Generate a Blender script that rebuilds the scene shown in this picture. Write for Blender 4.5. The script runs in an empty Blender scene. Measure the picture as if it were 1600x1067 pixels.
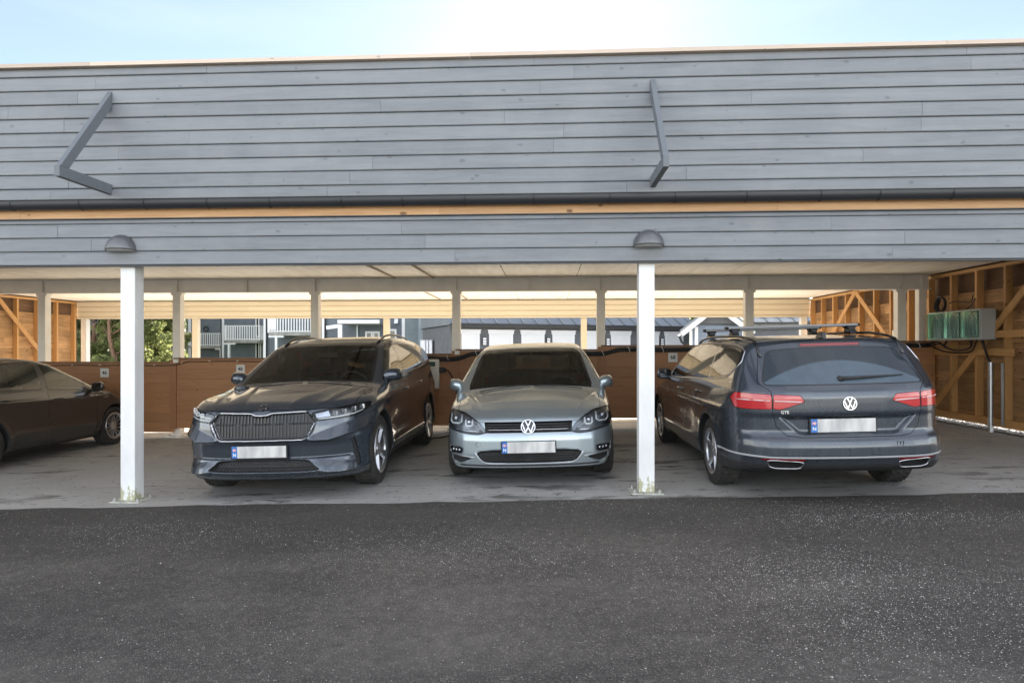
import bpy, bmesh, math, random
import numpy as np
from mathutils import Vector, Matrix
random.seed(7); rng = np.random.default_rng(7)
SC = bpy.context.scene
COL = SC.collection
PI = math.pi

# ---------------------------------------------------------------- camera, world, sun, exposure
CAM_Z = 1.40
YAW = math.radians(3.1)
cd = bpy.data.cameras.new('camera'); cam = bpy.data.objects.new('camera', cd); COL.objects.link(cam)
cam.location = (0, 0, CAM_Z); cam.rotation_euler = (PI/2, 0, YAW)
cd.sensor_width = 36.0; cd.lens = 22.5; cd.shift_y = 0.0072; cd.clip_end = 3000; cd.clip_start = 0.05
SC.camera = cam

SUN_EL = math.radians(27.3); SUN_AZ = math.radians(0.4)      # the sun stands beyond the roof, almost square to the front
W = bpy.data.worlds.new('World'); SC.world = W; W.use_nodes = True
nt = W.node_tree; nt.nodes.clear()
sky = nt.nodes.new('ShaderNodeTexSky'); sky.sky_type = 'NISHITA'; sky.sun_disc = False
sky.sun_elevation = SUN_EL; sky.sun_rotation = SUN_AZ; sky.altitude = 100; sky.air_density = 1.0; sky.dust_density = 0.15; sky.ozone_density = 1.2
bg = nt.nodes.new('ShaderNodeBackground'); bg.inputs['Strength'].default_value = 0.05
# added fill: unseen broken cloud bank behind the camera, lighting front and interior
def wn(t, **k):
    x = nt.nodes.new(t)
    for a_, b_ in k.items(): setattr(x, a_, b_)
    return x
tc_ = wn('ShaderNodeTexCoord'); sp_ = wn('ShaderNodeSeparateXYZ'); nt.links.new(tc_.outputs['Generated'], sp_.inputs[0])
mr_ = wn('ShaderNodeMapRange', interpolation_type='SMOOTHSTEP'); mr_.inputs[1].default_value = .45; mr_.inputs[2].default_value = -.35; nt.links.new(sp_.outputs['Y'], mr_.inputs[0])
nz_ = wn('ShaderNodeTexNoise'); nz_.inputs['Scale'].default_value = 2.6; nz_.inputs['Detail'].default_value = 7; nz_.inputs['Roughness'].default_value = .6; nt.links.new(tc_.outputs['Generated'], nz_.inputs['Vector'])
rp_ = wn('ShaderNodeValToRGB'); rp_.color_ramp.elements[0].position = .38; rp_.color_ramp.elements[0].color = (.30,.31,.33,1); rp_.color_ramp.elements[1].position = .62; rp_.color_ramp.elements[1].color = (1,.96,.90,1); nt.links.new(nz_.outputs['Fac'], rp_.inputs[0])
# thin high cloud, also ahead
mp_ = wn('ShaderNodeMapping'); mp_.inputs['Scale'].default_value = (1.2, 1.2, 9); nt.links.new(tc_.outputs['Generated'], mp_.inputs[0])
n2_ = wn('ShaderNodeTexNoise'); n2_.inputs['Scale'].default_value = 2.2; n2_.inputs['Detail'].default_value = 6; nt.links.new(mp_.outputs[0], n2_.inputs['Vector'])
m2_ = wn('ShaderNodeMapRange'); m2_.inputs[1].default_value = .45; m2_.inputs[2].default_value = .8; m2_.inputs[3].default_value = .054; m2_.inputs[4].default_value = .08; nt.links.new(n2_.outputs['Fac'], m2_.inputs[0])
hz_ = wn('ShaderNodeMapRange', interpolation_type='SMOOTHSTEP'); hz_.inputs[1].default_value = .42; hz_.inputs[2].default_value = .04; hz_.inputs[3].default_value = .36; hz_.inputs[4].default_value = 1.10; nt.links.new(sp_.outputs['Z'], hz_.inputs[0])  # added cloud strengthened near the horizon to light the ceiling
c1_ = wn('ShaderNodeMath', operation='MULTIPLY'); nt.links.new(mr_.outputs[0], c1_.inputs[0]); nt.links.new(hz_.outputs[0], c1_.inputs[1])
bg2 = wn('ShaderNodeBackground'); nt.links.new(rp_.outputs[0], bg2.inputs[0]); nt.links.new(c1_.outputs[0], bg2.inputs[1])
bg3 = wn('ShaderNodeBackground'); bg3.inputs[0].default_value = (1,.92,.98,1); nt.links.new(m2_.outputs[0], bg3.inputs[1])
ad_ = wn('ShaderNodeAddShader'); ad2_ = wn('ShaderNodeAddShader'); wo = wn('ShaderNodeOutputWorld')
nt.links.new(sky.outputs[0], bg.inputs[0]); nt.links.new(bg.outputs[0], ad_.inputs[0]); nt.links.new(bg2.outputs[0], ad_.inputs[1])
nt.links.new(ad_.outputs[0], ad2_.inputs[0]); nt.links.new(bg3.outputs[0], ad2_.inputs[1]); nt.links.new(ad2_.outputs[0], wo.inputs[0])
sd = bpy.data.lights.new('sun', 'SUN'); sd.energy = 5.0; sd.angle = math.radians(0.5); sd.color = (1.0, .93, .82)
sun = bpy.data.objects.new('sun', sd); COL.objects.link(sun)
# light travels from (az, el) toward the scene
dv = Vector((math.sin(SUN_AZ)*math.cos(SUN_EL), math.cos(SUN_AZ)*math.cos(SUN_EL), math.sin(SUN_EL)))
sun.rotation_euler = dv.to_track_quat('Z', 'Y').to_euler()
vs = SC.view_settings; vs.view_transform = 'Standard'; vs.look = 'None'; vs.gamma = 1.0; vs.exposure = 1.88; vs.use_curve_mapping = False
SC.render.engine = 'CYCLES'
SC.cycles.max_bounces = 8; SC.cycles.diffuse_bounces = 5; SC.cycles.glossy_bounces = 4; SC.cycles.transparent_max_bounces = 12; SC.cycles.transmission_bounces = 4

def zs(X): return .028 + .0285*X          # the slab falls to the left
TILT = math.atan(.0285)
_c, _s = math.cos(YAW), math.sin(YAW)
def at(px, py, Y):                        # far things: direction measured in the photo, real distance chosen
    u = (px-800)/1000.; v = (545-py)/1000.
    t = Y/(u*_s + _c)
    return Vector((t*(u*_c - _s), Y, CAM_Z + t*v))

# ---------------------------------------------------------------- object helpers
def tagp(o, label=None, cat=None, group=None, kind=None):
    if label: o['label'] = label
    if cat: o['category'] = cat
    if group: o['group'] = group
    if kind: o['kind'] = kind
    return o
def thing(name, loc, label, cat, group=None, rot=(0,0,0)):
    o = bpy.data.objects.new(name, None); COL.objects.link(o)
    o.location = loc; o.rotation_euler = rot; o.empty_display_size = .2
    return tagp(o, label, cat, group)
def root_loc(o):
    while o.parent: o = o.parent
    return Vector(o.location)
class MB:
    def __init__(s): s.v = []; s.f = []; s.r = []; s.rn = 0.0
    def add(s, vs, fs):
        b = len(s.v); s.v += [tuple(v) for v in vs]; s.f += [tuple(b+i for i in f) for f in fs]; s.r += [s.rn]*len(fs)
        return s
    def box(s, x0, x1, y0, y1, z0, z1):
        v = [(x0,y0,z0),(x1,y0,z0),(x1,y1,z0),(x0,y1,z0),(x0,y0,z1),(x1,y0,z1),(x1,y1,z1),(x0,y1,z1)]
        return s.add(v, [(0,3,2,1),(4,5,6,7),(0,1,5,4),(1,2,6,5),(2,3,7,6),(3,0,4,7)])
    def beam(s, a, b, w, h, up=(0,0,1)):      # box from a to b, w across, h along up
        a = Vector(a); b = Vector(b); d = (b-a).normalized(); up = Vector(up)
        x = d.cross(up).normalized(); u = x.cross(d).normalized(); v = []
        for p in (a, b):
            for (i, j) in ((-1,-1),(1,-1),(1,1),(-1,1)): v.append(p + x*(i*w/2) + u*(j*h/2))
        return s.add(v, [(0,1,2,3),(7,6,5,4),(0,4,5,1),(1,5,6,2),(2,6,7,3),(3,7,4,0)])
    def cyl(s, a, b, r0, r1=None, n=12, cap=True):
        a = Vector(a); b = Vector(b); r1 = r0 if r1 is None else r1; d = (b-a).normalized()
        x = d.orthogonal().normalized(); y = d.cross(x); v = []
        for p, r in ((a, r0), (b, r1)):
            for k in range(n): t = 2*PI*k/n; v.append(p + x*(r*math.cos(t)) + y*(r*math.sin(t)))
        f = [(k, (k+1) % n, n+(k+1) % n, n+k) for k in range(n)]
        if cap: f += [tuple(range(n-1, -1, -1)), tuple(range(n, 2*n))]
        return s.add(v, f)
    def tube(s, pts, r, n=8, closed=False):
        P = [Vector(p) for p in pts]; m = len(P); v = []; x = None
        for i, p in enumerate(P):
            if closed: d = (P[(i+1) % m] - P[i-1]).normalized()
            else: d = (P[min(i+1, m-1)] - P[max(i-1, 0)]).normalized()
            x = d.orthogonal().normalized() if x is None else (x - d*x.dot(d)).normalized()
            y = d.cross(x); rr = r[i] if hasattr(r, '__len__') else r
            for k in range(n): t = 2*PI*k/n; v.append(p + x*(rr*math.cos(t)) + y*(rr*math.sin(t)))
        f = []
        for i in range(m if closed else m-1):
            j = (i+1) % m
            for k in range(n): f.append((i*n+k, i*n+(k+1) % n, j*n+(k+1) % n, j*n+k))
        if not closed: f += [tuple(range(n-1, -1, -1)), tuple(range((m-1)*n, m*n))]
        return s.add(v, f)
    def prism(s, prof, a, b, close=True):     # profile [(p,q)] swept from a to b along x: p->y, q->z
        n = len(prof); v = [(a, p, q) for p, q in prof] + [(b, p, q) for p, q in prof]
        f = [(k, (k+1) % n, n+(k+1) % n, n+k) for k in range(n)]
        f += [tuple(range(n-1, -1, -1)), tuple(range(n, 2*n))]
        return s.add(v, f)
    def lathe(s, prof, c, axis='x', n=32):    # prof [(r, h)] about an axis through c
        v = []; c = Vector(c)
        for r, h in prof:
            for k in range(n):
                t = 2*PI*k/n; a, b = r*math.cos(t), r*math.sin(t)
                v.append(c + (Vector((h, a, b)) if axis == 'x' else Vector((a, h, b)) if axis == 'y' else Vector((a, b, h))))
        f = []
        for i in range(len(prof)-1):
            for k in range(n): f.append((i*n+k, i*n+(k+1) % n, (i+1)*n+(k+1) % n, (i+1)*n+k))
        return s.add(v, f)
    def build(s, name, mat, parent=None, smooth=False, bevel=0, local=False, ang=None):
        V = s.v
        if parent is not None and not local:
            L = root_loc(parent); V = [(a-L.x, b-L.y, c-L.z) for a, b, c in V]
        org = None
        if parent is None:
            A = np.array(V); org = Vector(((A[:,0].min()+A[:,0].max())/2, (A[:,1].min()+A[:,1].max())/2, A[:,2].min()))
            V = [(a-org.x, b-org.y, c-org.z) for a, b, c in V]
        me = bpy.data.meshes.new(name); me.from_pydata(V, [], s.f)
        bm = bmesh.new(); bm.from_mesh(me); bmesh.ops.recalc_face_normals(bm, faces=bm.faces); bm.to_mesh(me); bm.free()
        at_ = me.attributes.new('rnd', 'FLOAT', 'FACE'); at_.data.foreach_set('value', s.r)
        me.materials.append(mat)
        if smooth:
            me.polygons.foreach_set('use_smooth', [True]*len(me.polygons))
            if ang: me.set_sharp_from_angle(angle=math.radians(ang))
        o = bpy.data.objects.new(name, me); COL.objects.link(o)
        if org is not None: o.location = org
        if parent is not None: o.parent = parent
        if bevel:
            m = o.modifiers.new('bevel', 'BEVEL'); m.width = bevel; m.segments = 2; m.limit_method = 'ANGLE'
        return o

# ---------------------------------------------------------------- material helpers
class NM:
    def __init__(s, name):
        s.m = bpy.data.materials.new(name); s.m.use_nodes = True; s.t = s.m.node_tree; s.t.nodes.clear()
        s.out = s.n('ShaderNodeOutputMaterial'); s.b = s.n('ShaderNodeBsdfPrincipled'); s.l(s.b.outputs[0], s.out.inputs['Surface'])
    def n(s, t, **k):
        x = s.t.nodes.new(t)
        for a, b in k.items(): setattr(x, a, b)
        return x
    def l(s, a, b): s.t.links.new(a, b)
    def setv(s, sock, v):
        if isinstance(v, (int, float)): sock.default_value = v
        elif isinstance(v, (tuple, list)): sock.default_value = tuple(v) + ((1,) if len(v) == 3 and len(sock.default_value) == 4 else ())
        else: s.l(v, sock)
    def co(s, scale=(1,1,1), rot=(0,0,0), loc=(0,0,0), rnd=0):
        tc = s.n('ShaderNodeTexCoord'); mp = s.n('ShaderNodeMapping')
        mp.inputs['Scale'].default_value = scale; mp.inputs['Rotation'].default_value = rot; mp.inputs['Location'].default_value = loc
        src = tc.outputs['Object']
        if rnd:
            a = s.n('ShaderNodeAttribute', attribute_name='rnd'); v = s.n('ShaderNodeVectorMath', operation='ADD'); c = s.n('ShaderNodeCombineXYZ')
            mm = s.math('MULTIPLY', a.outputs['Fac'], rnd)
            for i in range(3): s.l(mm, c.inputs[i])
            s.l(src, v.inputs[0]); s.l(c.outputs[0], v.inputs[1]); src = v.outputs[0]
        s.l(src, mp.inputs[0]); return mp.outputs[0]
    def noise(s, vec, scale, detail=4, rough=.55, dist=0):
        x = s.n('ShaderNodeTexNoise'); s.l(vec, x.inputs['Vector']); x.inputs['Scale'].default_value = scale
        x.inputs['Detail'].default_value = detail; x.inputs['Roughness'].default_value = rough; x.inputs['Distortion'].default_value = dist
        return x.outputs['Fac']
    def voro(s, vec, scale, feat='F1', rand=1.0):
        x = s.n('ShaderNodeTexVoronoi', feature=feat); s.l(vec, x.inputs['Vector']); x.inputs['Scale'].default_value = scale; x.inputs['Randomness'].default_value = rand
        return x.outputs['Distance'], x.outputs['Color']
    def ramp(s, fac, stops, interp='LINEAR'):
        x = s.n('ShaderNodeValToRGB'); x.color_ramp.interpolation = interp; e = x.color_ramp.elements
        while len(e) > 1: e.remove(e[-1])
        e[0].position = stops[0][0]; c = stops[0][1]; e[0].color = (c, c, c, 1) if isinstance(c, (int, float)) else tuple(c) + (1,)
        for p, c in stops[1:]:
            k = e.new(p); k.color = (c, c, c, 1) if isinstance(c, (int, float)) else tuple(c) + (1,)
        s.l(fac, x.inputs[0]); return x.outputs[0]
    def mix(s, fac, a, b, mode='MIX'):
        x = s.n('ShaderNodeMix', data_type='RGBA', blend_type=mode)
        s.setv(x.inputs[0], fac); s.setv(x.inputs[6], a); s.setv(x.inputs[7], b); return x.outputs[2]
    def math(s, op, a, b=0.0, c=None):
        x = s.n('ShaderNodeMath', operation=op); s.setv(x.inputs[0], a); s.setv(x.inputs[1], b)
        if c is not None: s.setv(x.inputs[2], c)
        return x.outputs[0]
    def bump(s, h, strength=.3, dist=.01):
        x = s.n('ShaderNodeBump'); x.inputs['Strength'].default_value = strength; x.inputs['Distance'].default_value = dist
        s.l(h, x.inputs['Height']); s.l(x.outputs[0], s.b.inputs['Normal']); return x.outputs[0]
    def p(s, **k):
        for a, v in k.items():
            s.setv(s.b.inputs[{'col':'Base Color','rough':'Roughness','metal':'Metallic','coat':'Coat Weight','coatr':'Coat Roughness','spec':'Specular IOR Level','ior':'IOR','trans':'Transmission Weight','alpha':'Alpha','emit':'Emission Color','emits':'Emission Strength','sheen':'Sheen Weight'}[a]], v)
        return s.m
def simple(name, col, rough=.5, metal=0.0, **k):
    x = NM(name); return x.p(col=col, rough=rough, metal=metal, **k)
def varied(name, col, rough=.6, amt=.25, scale=3.0, metal=0.0, bump=0.0, **k):
    x = NM(name); v = x.co(); n = x.noise(v, scale, 6)
    d = tuple(c*(1-amt) for c in col); l = tuple(min(1, c*(1+amt)) for c in col)
    c = x.ramp(n, [(.3, d), (.7, l)]); r = x.ramp(x.noise(v, scale*4, 3), [(.3, rough*.8), (.7, min(1, rough*1.2))])
    if bump: x.bump(x.noise(v, scale*15, 4), bump, .005)
    return x.p(col=c, rough=r, metal=metal, **k)
def wood(name, base, dark, axis='x', rough=.65, knots=1.0, grain=.35, rvar=.12, bump=.25, knotcol=None, gscale=1.0, weather=None, KN=.085):
    x = NM(name)
    st = {'x': (1, 14, 14), 'y': (14, 1, 14), 'z': (14, 14, 1)}[axis]
    kt = (1, 1, 1)
    v = x.co(tuple(a*gscale for a in st), rnd=17.0); g = x.noise(v, 1.2, 6, .6, .6); g2 = x.noise(v, 6.0, 3, .6)
    gg = x.math('ADD', x.math('MULTIPLY', g, .7), x.math('MULTIPLY', g2, .3))
    c = x.ramp(gg, [(.32, tuple(b*(1-grain)+d*grain for b, d in zip(base, dark))), (.62, base)])
    kc = knotcol or tuple(d*.5 for d in dark)
    kv = x.co(kt, rnd=31.0); ks_ = x.n('ShaderNodeSeparateXYZ'); x.l(kv, ks_.inputs[0]); kc_ = x.n('ShaderNodeCombineXYZ')
    if axis == 'x': x.l(ks_.outputs['X'], kc_.inputs[0]); x.l(x.math('MULTIPLY', ks_.outputs['Z'], 1.7), kc_.inputs[1])
    elif axis == 'y': x.l(ks_.outputs['Y'], kc_.inputs[0]); x.l(x.math('MULTIPLY', ks_.outputs['Z'], 1.7), kc_.inputs[1])
    else: x.l(ks_.outputs['Z'], kc_.inputs[0]); x.l(x.math('MULTIPLY', x.math('ADD', ks_.outputs['X'], ks_.outputs['Y']), 2.0), kc_.inputs[1])
    kd = x.n('ShaderNodeTexVoronoi', voronoi_dimensions='2D'); x.l(kc_.outputs[0], kd.inputs['Vector']); kd.inputs['Scale'].default_value = 3.1
    jit = x.math('ADD', kd.outputs['Distance'], x.math('MULTIPLY', x.math('SUBTRACT', x.noise(x.co(), 38, 4, .7), .5), .16))
    sep = x.n('ShaderNodeSeparateColor'); x.l(kd.outputs['Color'], sep.inputs[0])
    halo = 0
    lim = x.math('MULTIPLY', x.ramp(sep.outputs[0], [(.58, 0.0), (.60, .35), (1.0, 1.0)]), KN)
    km = x.math('MULTIPLY', x.ramp(x.math('DIVIDE', jit, x.math('ADD', lim, .0001)), [(.55, 1.0), (1.0, 0.0)]), knots)
    c = x.mix(km, c, kc)
    a = x.n('ShaderNodeAttribute', attribute_name='rnd')
    rv = x.ramp(a.outputs['Fac'], [(0, 1-rvar), (1, 1+rvar)])
    c = x.mix(1.0, c, rv, 'MULTIPLY')
    if weather:
        w = x.ramp(x.noise(x.co((1,1,1)), 1.7, 6, .65), [(.45, 0.0), (.7, 1.0)])
        c = x.mix(x.math('MULTIPLY', w, weather[1]), c, weather[0])
    x.bump(gg, bump, .003)
    return x.p(col=c, rough=rough)
# ---------------------------------------------------------------- materials
M = {}
M['siding'] = wood('grey_painted_boards', (.222,.238,.256), (.140,.152,.166), 'x', .55, knots=.60, grain=.60, rvar=.08, bump=.4, knotcol=(.10,.112,.125), weather=((.285,.298,.31), .35), KN=.10)
M['siding_dark'] = simple('board_backing_dark', (.03,.033,.036), .8)
M['bracket'] = wood('bracket_grey_paint', (.16,.18,.20), (.10,.11,.125), 'z', .6, knots=.3, grain=.3, rvar=.04)
M['cap'] = wood('bare_larch_cap', (.62,.52,.43), (.40,.31,.24), 'x', .7, knots=.5)
M['rawfascia'] = wood('orange_bare_fascia', (.55,.33,.16), (.30,.14,.05), 'x', .6, knots=.9, KN=.12, grain=.6)
M['gutter'] = simple('charcoal_gutter_metal', (.035,.038,.043), .35, .3)
M['fence'] = wood('brown_stained_fence', (.40,.195,.085), (.24,.105,.045), 'x', .55, knots=.9, grain=.55, rvar=.10)
M['fencep'] = wood('brown_stained_post', (.38,.18,.08), (.24,.105,.045), 'z', .55, knots=.6, grain=.5)
M['fencecap'] = wood('brown_fence_cap', (.24,.12,.06), (.12,.06,.03), 'x', .6, knots=.6)
M['stud'] = wood('pine_stud', (.56,.32,.125), (.36,.17,.06), 'z', .6, knots=.8, grain=.5, rvar=.12)
M['studx'] = wood('pine_plate', (.56,.32,.125), (.36,.17,.06), 'y', .6, knots=.8, grain=.5, rvar=.12)
M['sheath'] = wood('rough_pine_sheathing', (.50,.30,.14), (.20,.10,.045), 'y', .8, knots=1.0, grain=.85, rvar=.22, bump=.9, weather=((.20,.12,.06), .6), KN=.12)
M['sheathdark'] = wood('dark_outer_boards', (.15,.085,.045), (.07,.04,.02), 'y', .85, knots=.6)
M['sheathshade'] = M['sheath']
def white_post():
    x = NM('white_painted_steel'); v = x.co((1,1,.35))
    n = x.noise(v, 9, 5); c = x.ramp(n, [(.35, (.74,.745,.74)), (.7, (.84,.845,.84))])
    # green grime low on the post
    tc = x.n('ShaderNodeTexCoord'); sp = x.n('ShaderNodeSeparateXYZ'); x.l(tc.outputs['Object'], sp.inputs[0])
    nz = x.noise(x.co((7,7,3.5)), 3.0, 7, .7)
    low = x.math('SUBTRACT', .20, x.math('ADD', sp.outputs['Z'], x.math('MULTIPLY', x.math('SUBTRACT', .62, nz), .9)))
    m = x.ramp(low, [(.0, 0.0), (.06, 1.0)])
    c = x.mix(x.math('MULTIPLY', m, .8), c, (.34,.33,.15))
    return x.p(col=c, rough=.38)
M['white'] = white_post()
M['steel'] = varied('offwhite_steel', (.78,.75,.69), .45, .06, 4)
M['cream'] = wood('cream_painted_boards', (.76,.69,.55), (.64,.57,.43), 'x', .55, knots=.18, grain=.25, rvar=.03, bump=.15)
def ceilmat():
    x = NM('cream_ceiling_panel'); v = x.co((3.0,.35,1)); n = x.noise(v, 3.5, 6, .6)
    c = x.ramp(n, [(.3, (.74,.69,.60)), (.6, (.86,.82,.74)), (.75, (.90,.87,.80))])
    s = x.ramp(x.noise(x.co((1.2,.25,1)), 1.3, 3), [(.62, 0.0), (.72, .25)])
    c = x.mix(s, c, (.45,.38,.30))
    return x.p(col=c, rough=.6)
M['ceil'] = ceilmat()
M['seam'] = simple('dark_gap', (.06,.05,.04), .9)
M['lamp'] = varied('grey_lamp_metal', (.17,.175,.185), .42, .06, 20, metal=.55)
M['lampglass'] = simple('frosted_lamp_glass', (.75,.75,.72), .3)
M['black'] = simple('black_plastic', (.012,.012,.013), .45)
M['cable'] = simple('black_cable', (.014,.014,.016), .5)
M['tie'] = simple('white_cable_tie', (.7,.7,.68), .5)
M['zinc'] = varied('galvanised_steel', (.52,.53,.54), .35, .15, 12, metal=.85)
M['plasticw'] = simple('white_plastic', (.72,.71,.66), .4)
M['plasticg'] = simple('grey_plastic', (.36,.37,.37), .45)
M['screen'] = simple('dark_display', (.02,.05,.04), .15)
M['numplate'] = simple('sign_white', (.62,.62,.60), .45)
M['ink'] = simple('black_print', (.02,.02,.02), .6)
def slabmat():
    x = NM('stained_concrete'); v = x.co(); n = x.noise(v, .55, 8, .62); n2 = x.noise(v, 7, 8, .7); n3 = x.noise(v, 90, 3, .6)
    c = x.ramp(n, [(.3, (.26,.25,.235)), (.5, (.36,.35,.33)), (.7, (.44,.43,.405))])
    c = x.mix(.35, c, x.ramp(n2, [(.3, (.22,.215,.2)), (.7, (.5,.49,.46))]))
    c = x.mix(.18, c, x.ramp(n3, [(.3, (.15,.15,.15)), (.7, (.55,.55,.52))]))
    # dark damp and oil streaks lying across the slab
    s1 = x.noise(x.co((.55,1.9,1)), 2.1, 7, .68, .3)
    m = x.ramp(s1, [(.54, 0.0), (.61, .85)])
    gate = x.ramp(x.noise(v, .6, 2), [(.42, 0.0), (.58, 1.0)])
    c = x.mix(x.math('MULTIPLY', m, gate), c, (.075,.072,.066))
    s2 = x.noise(x.co((.8,1.5,1), loc=(5,3,0)), 6.5, 5, .7)
    c = x.mix(x.ramp(s2, [(.605, 0.0), (.66, .85)]), c, (.09,.085,.08))
    x.bump(x.math('ADD', n3, n2), .25, .006)
    r = x.ramp(n2, [(.3, .55), (.7, .8)])
    return x.p(col=c, rough=r)
M['slab'] = slabmat(); M['slabrear'] = varied('bounce_pale_concrete', (.66,.62,.55), .8, .12, 2.0)  # rear floor and road made paler to bounce sunlight onto the ceiling
def asphaltmat():
    x = NM('worn_asphalt'); v = x.co(); big = x.noise(v, .35, 5, .6); n = x.noise(v, 3.0, 8, .7); agg, ac = x.voro(v, 150); agg2, ac2 = x.voro(v, 330)
    c = x.ramp(big, [(.35, (.070,.064,.057)), (.65, (.114,.101,.087))])
    sep = x.n('ShaderNodeSeparateColor'); x.l(ac, sep.inputs[0])
    st = x.ramp(sep.outputs[0], [(.0, .70), (.75, 1.0), (.94, 1.5), (1.0, 2.6)])
    c = x.mix(1.0, c, st, 'MULTIPLY')
    sep2 = x.n('ShaderNodeSeparateColor'); x.l(ac2, sep2.inputs[0])
    c = x.mix(1.0, c, x.ramp(sep2.outputs[1], [(.0, .75), (.8, 1.1), (1.0, 1.7)]), 'MULTIPLY')
    # brownish dust drifts
    d = x.ramp(x.noise(x.co((.5,1,1)), .9, 7, .65), [(.46, 0.0), (.70, .5)])
    c = x.mix(d, c, (.20,.18,.155)); mot = x.noise(v, 14, 7, .75); c = x.mix(1.0, c, x.ramp(mot, [(.3, .72), (.7, 1.32)]), 'MULTIPLY')
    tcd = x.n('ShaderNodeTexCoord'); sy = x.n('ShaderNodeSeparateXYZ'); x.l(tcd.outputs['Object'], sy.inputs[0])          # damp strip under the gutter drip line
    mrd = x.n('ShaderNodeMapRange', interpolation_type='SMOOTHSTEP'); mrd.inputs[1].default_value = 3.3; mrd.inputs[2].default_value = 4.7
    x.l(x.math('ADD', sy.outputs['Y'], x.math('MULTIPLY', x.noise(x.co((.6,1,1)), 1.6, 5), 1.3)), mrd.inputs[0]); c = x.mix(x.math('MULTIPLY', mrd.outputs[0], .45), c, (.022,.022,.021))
    x.bump(x.math('ADD', x.math('MULTIPLY', agg, -1.0), x.math('MULTIPLY', n, .4)), .7, .008)
    return x.p(col=c, rough=.82, spec=.35)
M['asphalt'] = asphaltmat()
M['gravel'] = varied('pale_gravel', (.52,.50,.46), .9, .45, 30, bump=.8)
def stonemat():
    x = NM('loose_stone'); a = x.n('ShaderNodeAttribute', attribute_name='rnd')
    return x.p(col=x.ramp(x.math('ADD', x.math('MULTIPLY', a.outputs['Fac'], .5), .5), [(0, (.045,.044,.042)), (.5, (.14,.13,.12)), (.75, (.34,.33,.31)), (1, (.62,.60,.56))]), rough=.8)
M['stone'] = stonemat()
M['grass'] = varied('rough_grass', (.07,.10,.03), .9, .5, 2.5, bump=.5)
def hous(name, col, axis='z', pitch=.13):
    x = NM(name); tc = x.n('ShaderNodeTexCoord'); w = x.n('ShaderNodeTexWave', wave_type='BANDS', bands_direction='Z' if axis == 'z' else 'X', wave_profile='SAW')
    x.l(tc.outputs['Object'], w.inputs['Vector']); w.inputs['Scale'].default_value = 1/pitch/ (2*PI) * 2*PI/ 1.0 * .159*2
    n = x.noise(x.co(), 1.5, 4); c = x.ramp(n, [(.3, tuple(v*.85 for v in col)), (.7, tuple(v*1.12 for v in col))])
    c = x.mix(x.ramp(w.outputs['Fac'], [(.0, 1.0), (.08, 0.0)]), c, tuple(v*(.3 if axis == 'z' else .7) for v in col))
    x.bump(w.outputs['Fac'], .6, .02)
    return x.p(col=c, rough=.7)
M['hgrey'] = hous('blue_grey_house_siding', (.145,.17,.195))
M['hteal'] = hous('teal_grey_house_siding', (.19,.235,.25))
M['hblue'] = hous('blue_grey_shed_boards', (.185,.225,.285))
M['hlight'] = varied('pale_grey_gable_wall', (.28,.33,.355), .7, .08, 1)
M['hshed'] = varied('grey_shed_boards', (.125,.13,.135), .75, .12, 3)
M['hwhite'] = varied('white_house_trim', (.84,.85,.86), .5, .04, 3)
M['hdoor'] = varied('white_store_door', (.80,.80,.79), .45, .03, 2)
M['hroof'] = varied('grey_standing_seam_metal', (.22,.24,.255), .5, .1, 1.2, metal=.2)
M['hwin'] = simple('dark_window_glass', (.02,.025,.03), .06, 0, spec=.8)
M['hslab'] = varied('weathered_balcony_edge', (.35,.34,.32), .8, .3, 4)
M['bark'] = varied('pine_bark', (.22,.13,.08), .9, .35, 9, bump=.8)
def leafmat(name, a, b):
    x = NM(name); at_ = x.n('ShaderNodeAttribute', attribute_name='rnd')
    c = x.ramp(at_.outputs['Fac'], [(0, a), (1, b)]); x.p(col=c, rough=.6, spec=.3)
    tr = x.n('ShaderNodeBsdfTranslucent'); x.l(c, tr.inputs[0]); ms = x.n('ShaderNodeMixShader'); ms.inputs[0].default_value = .55
    x.l(x.b.outputs[0], ms.inputs[1]); x.l(tr.outputs[0], ms.inputs[2]); x.l(ms.outputs[0], x.out.inputs['Surface'])
    return x.m
M['leafa'] = leafmat('leaves_yellow_green', (.17,.20,.06), (.36,.38,.16))
M['leafb'] = leafmat('leaves_mid_green', (.12,.15,.06), (.25,.28,.14))
M['leafc'] = leafmat('needles_dark_green', (.05,.075,.035), (.12,.15,.07))

# ---------------------------------------------------------------- ground, road, slab
def sheet(name, x0, x1, y0, y1, dz, mat, nx=2, ny=2, xs=None, kind='structure'):
    xs = xs if xs is not None else list(np.linspace(x0, x1, nx)); ys = list(np.linspace(y0, y1, ny)); mb = MB()
    v = [(x, y, zs(max(-45, min(45, x))) + dz) for y in ys for x in xs]; n = len(xs)
    mb.add(v, [(j*n+i, j*n+i+1, (j+1)*n+i+1, (j+1)*n+i) for j in range(len(ys)-1) for i in range(n-1)])
    o = mb.build(name, mat); o['kind'] = kind; return o
sheet('ground', -900, 900, -900, 1500, -.075, M['gravel'], xs=[-900,-45,45,900], ny=3)
sheet('lawn', -60, 60, 30, 160, -.06, M['grass'], xs=[-60,-45,45,60])
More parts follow.
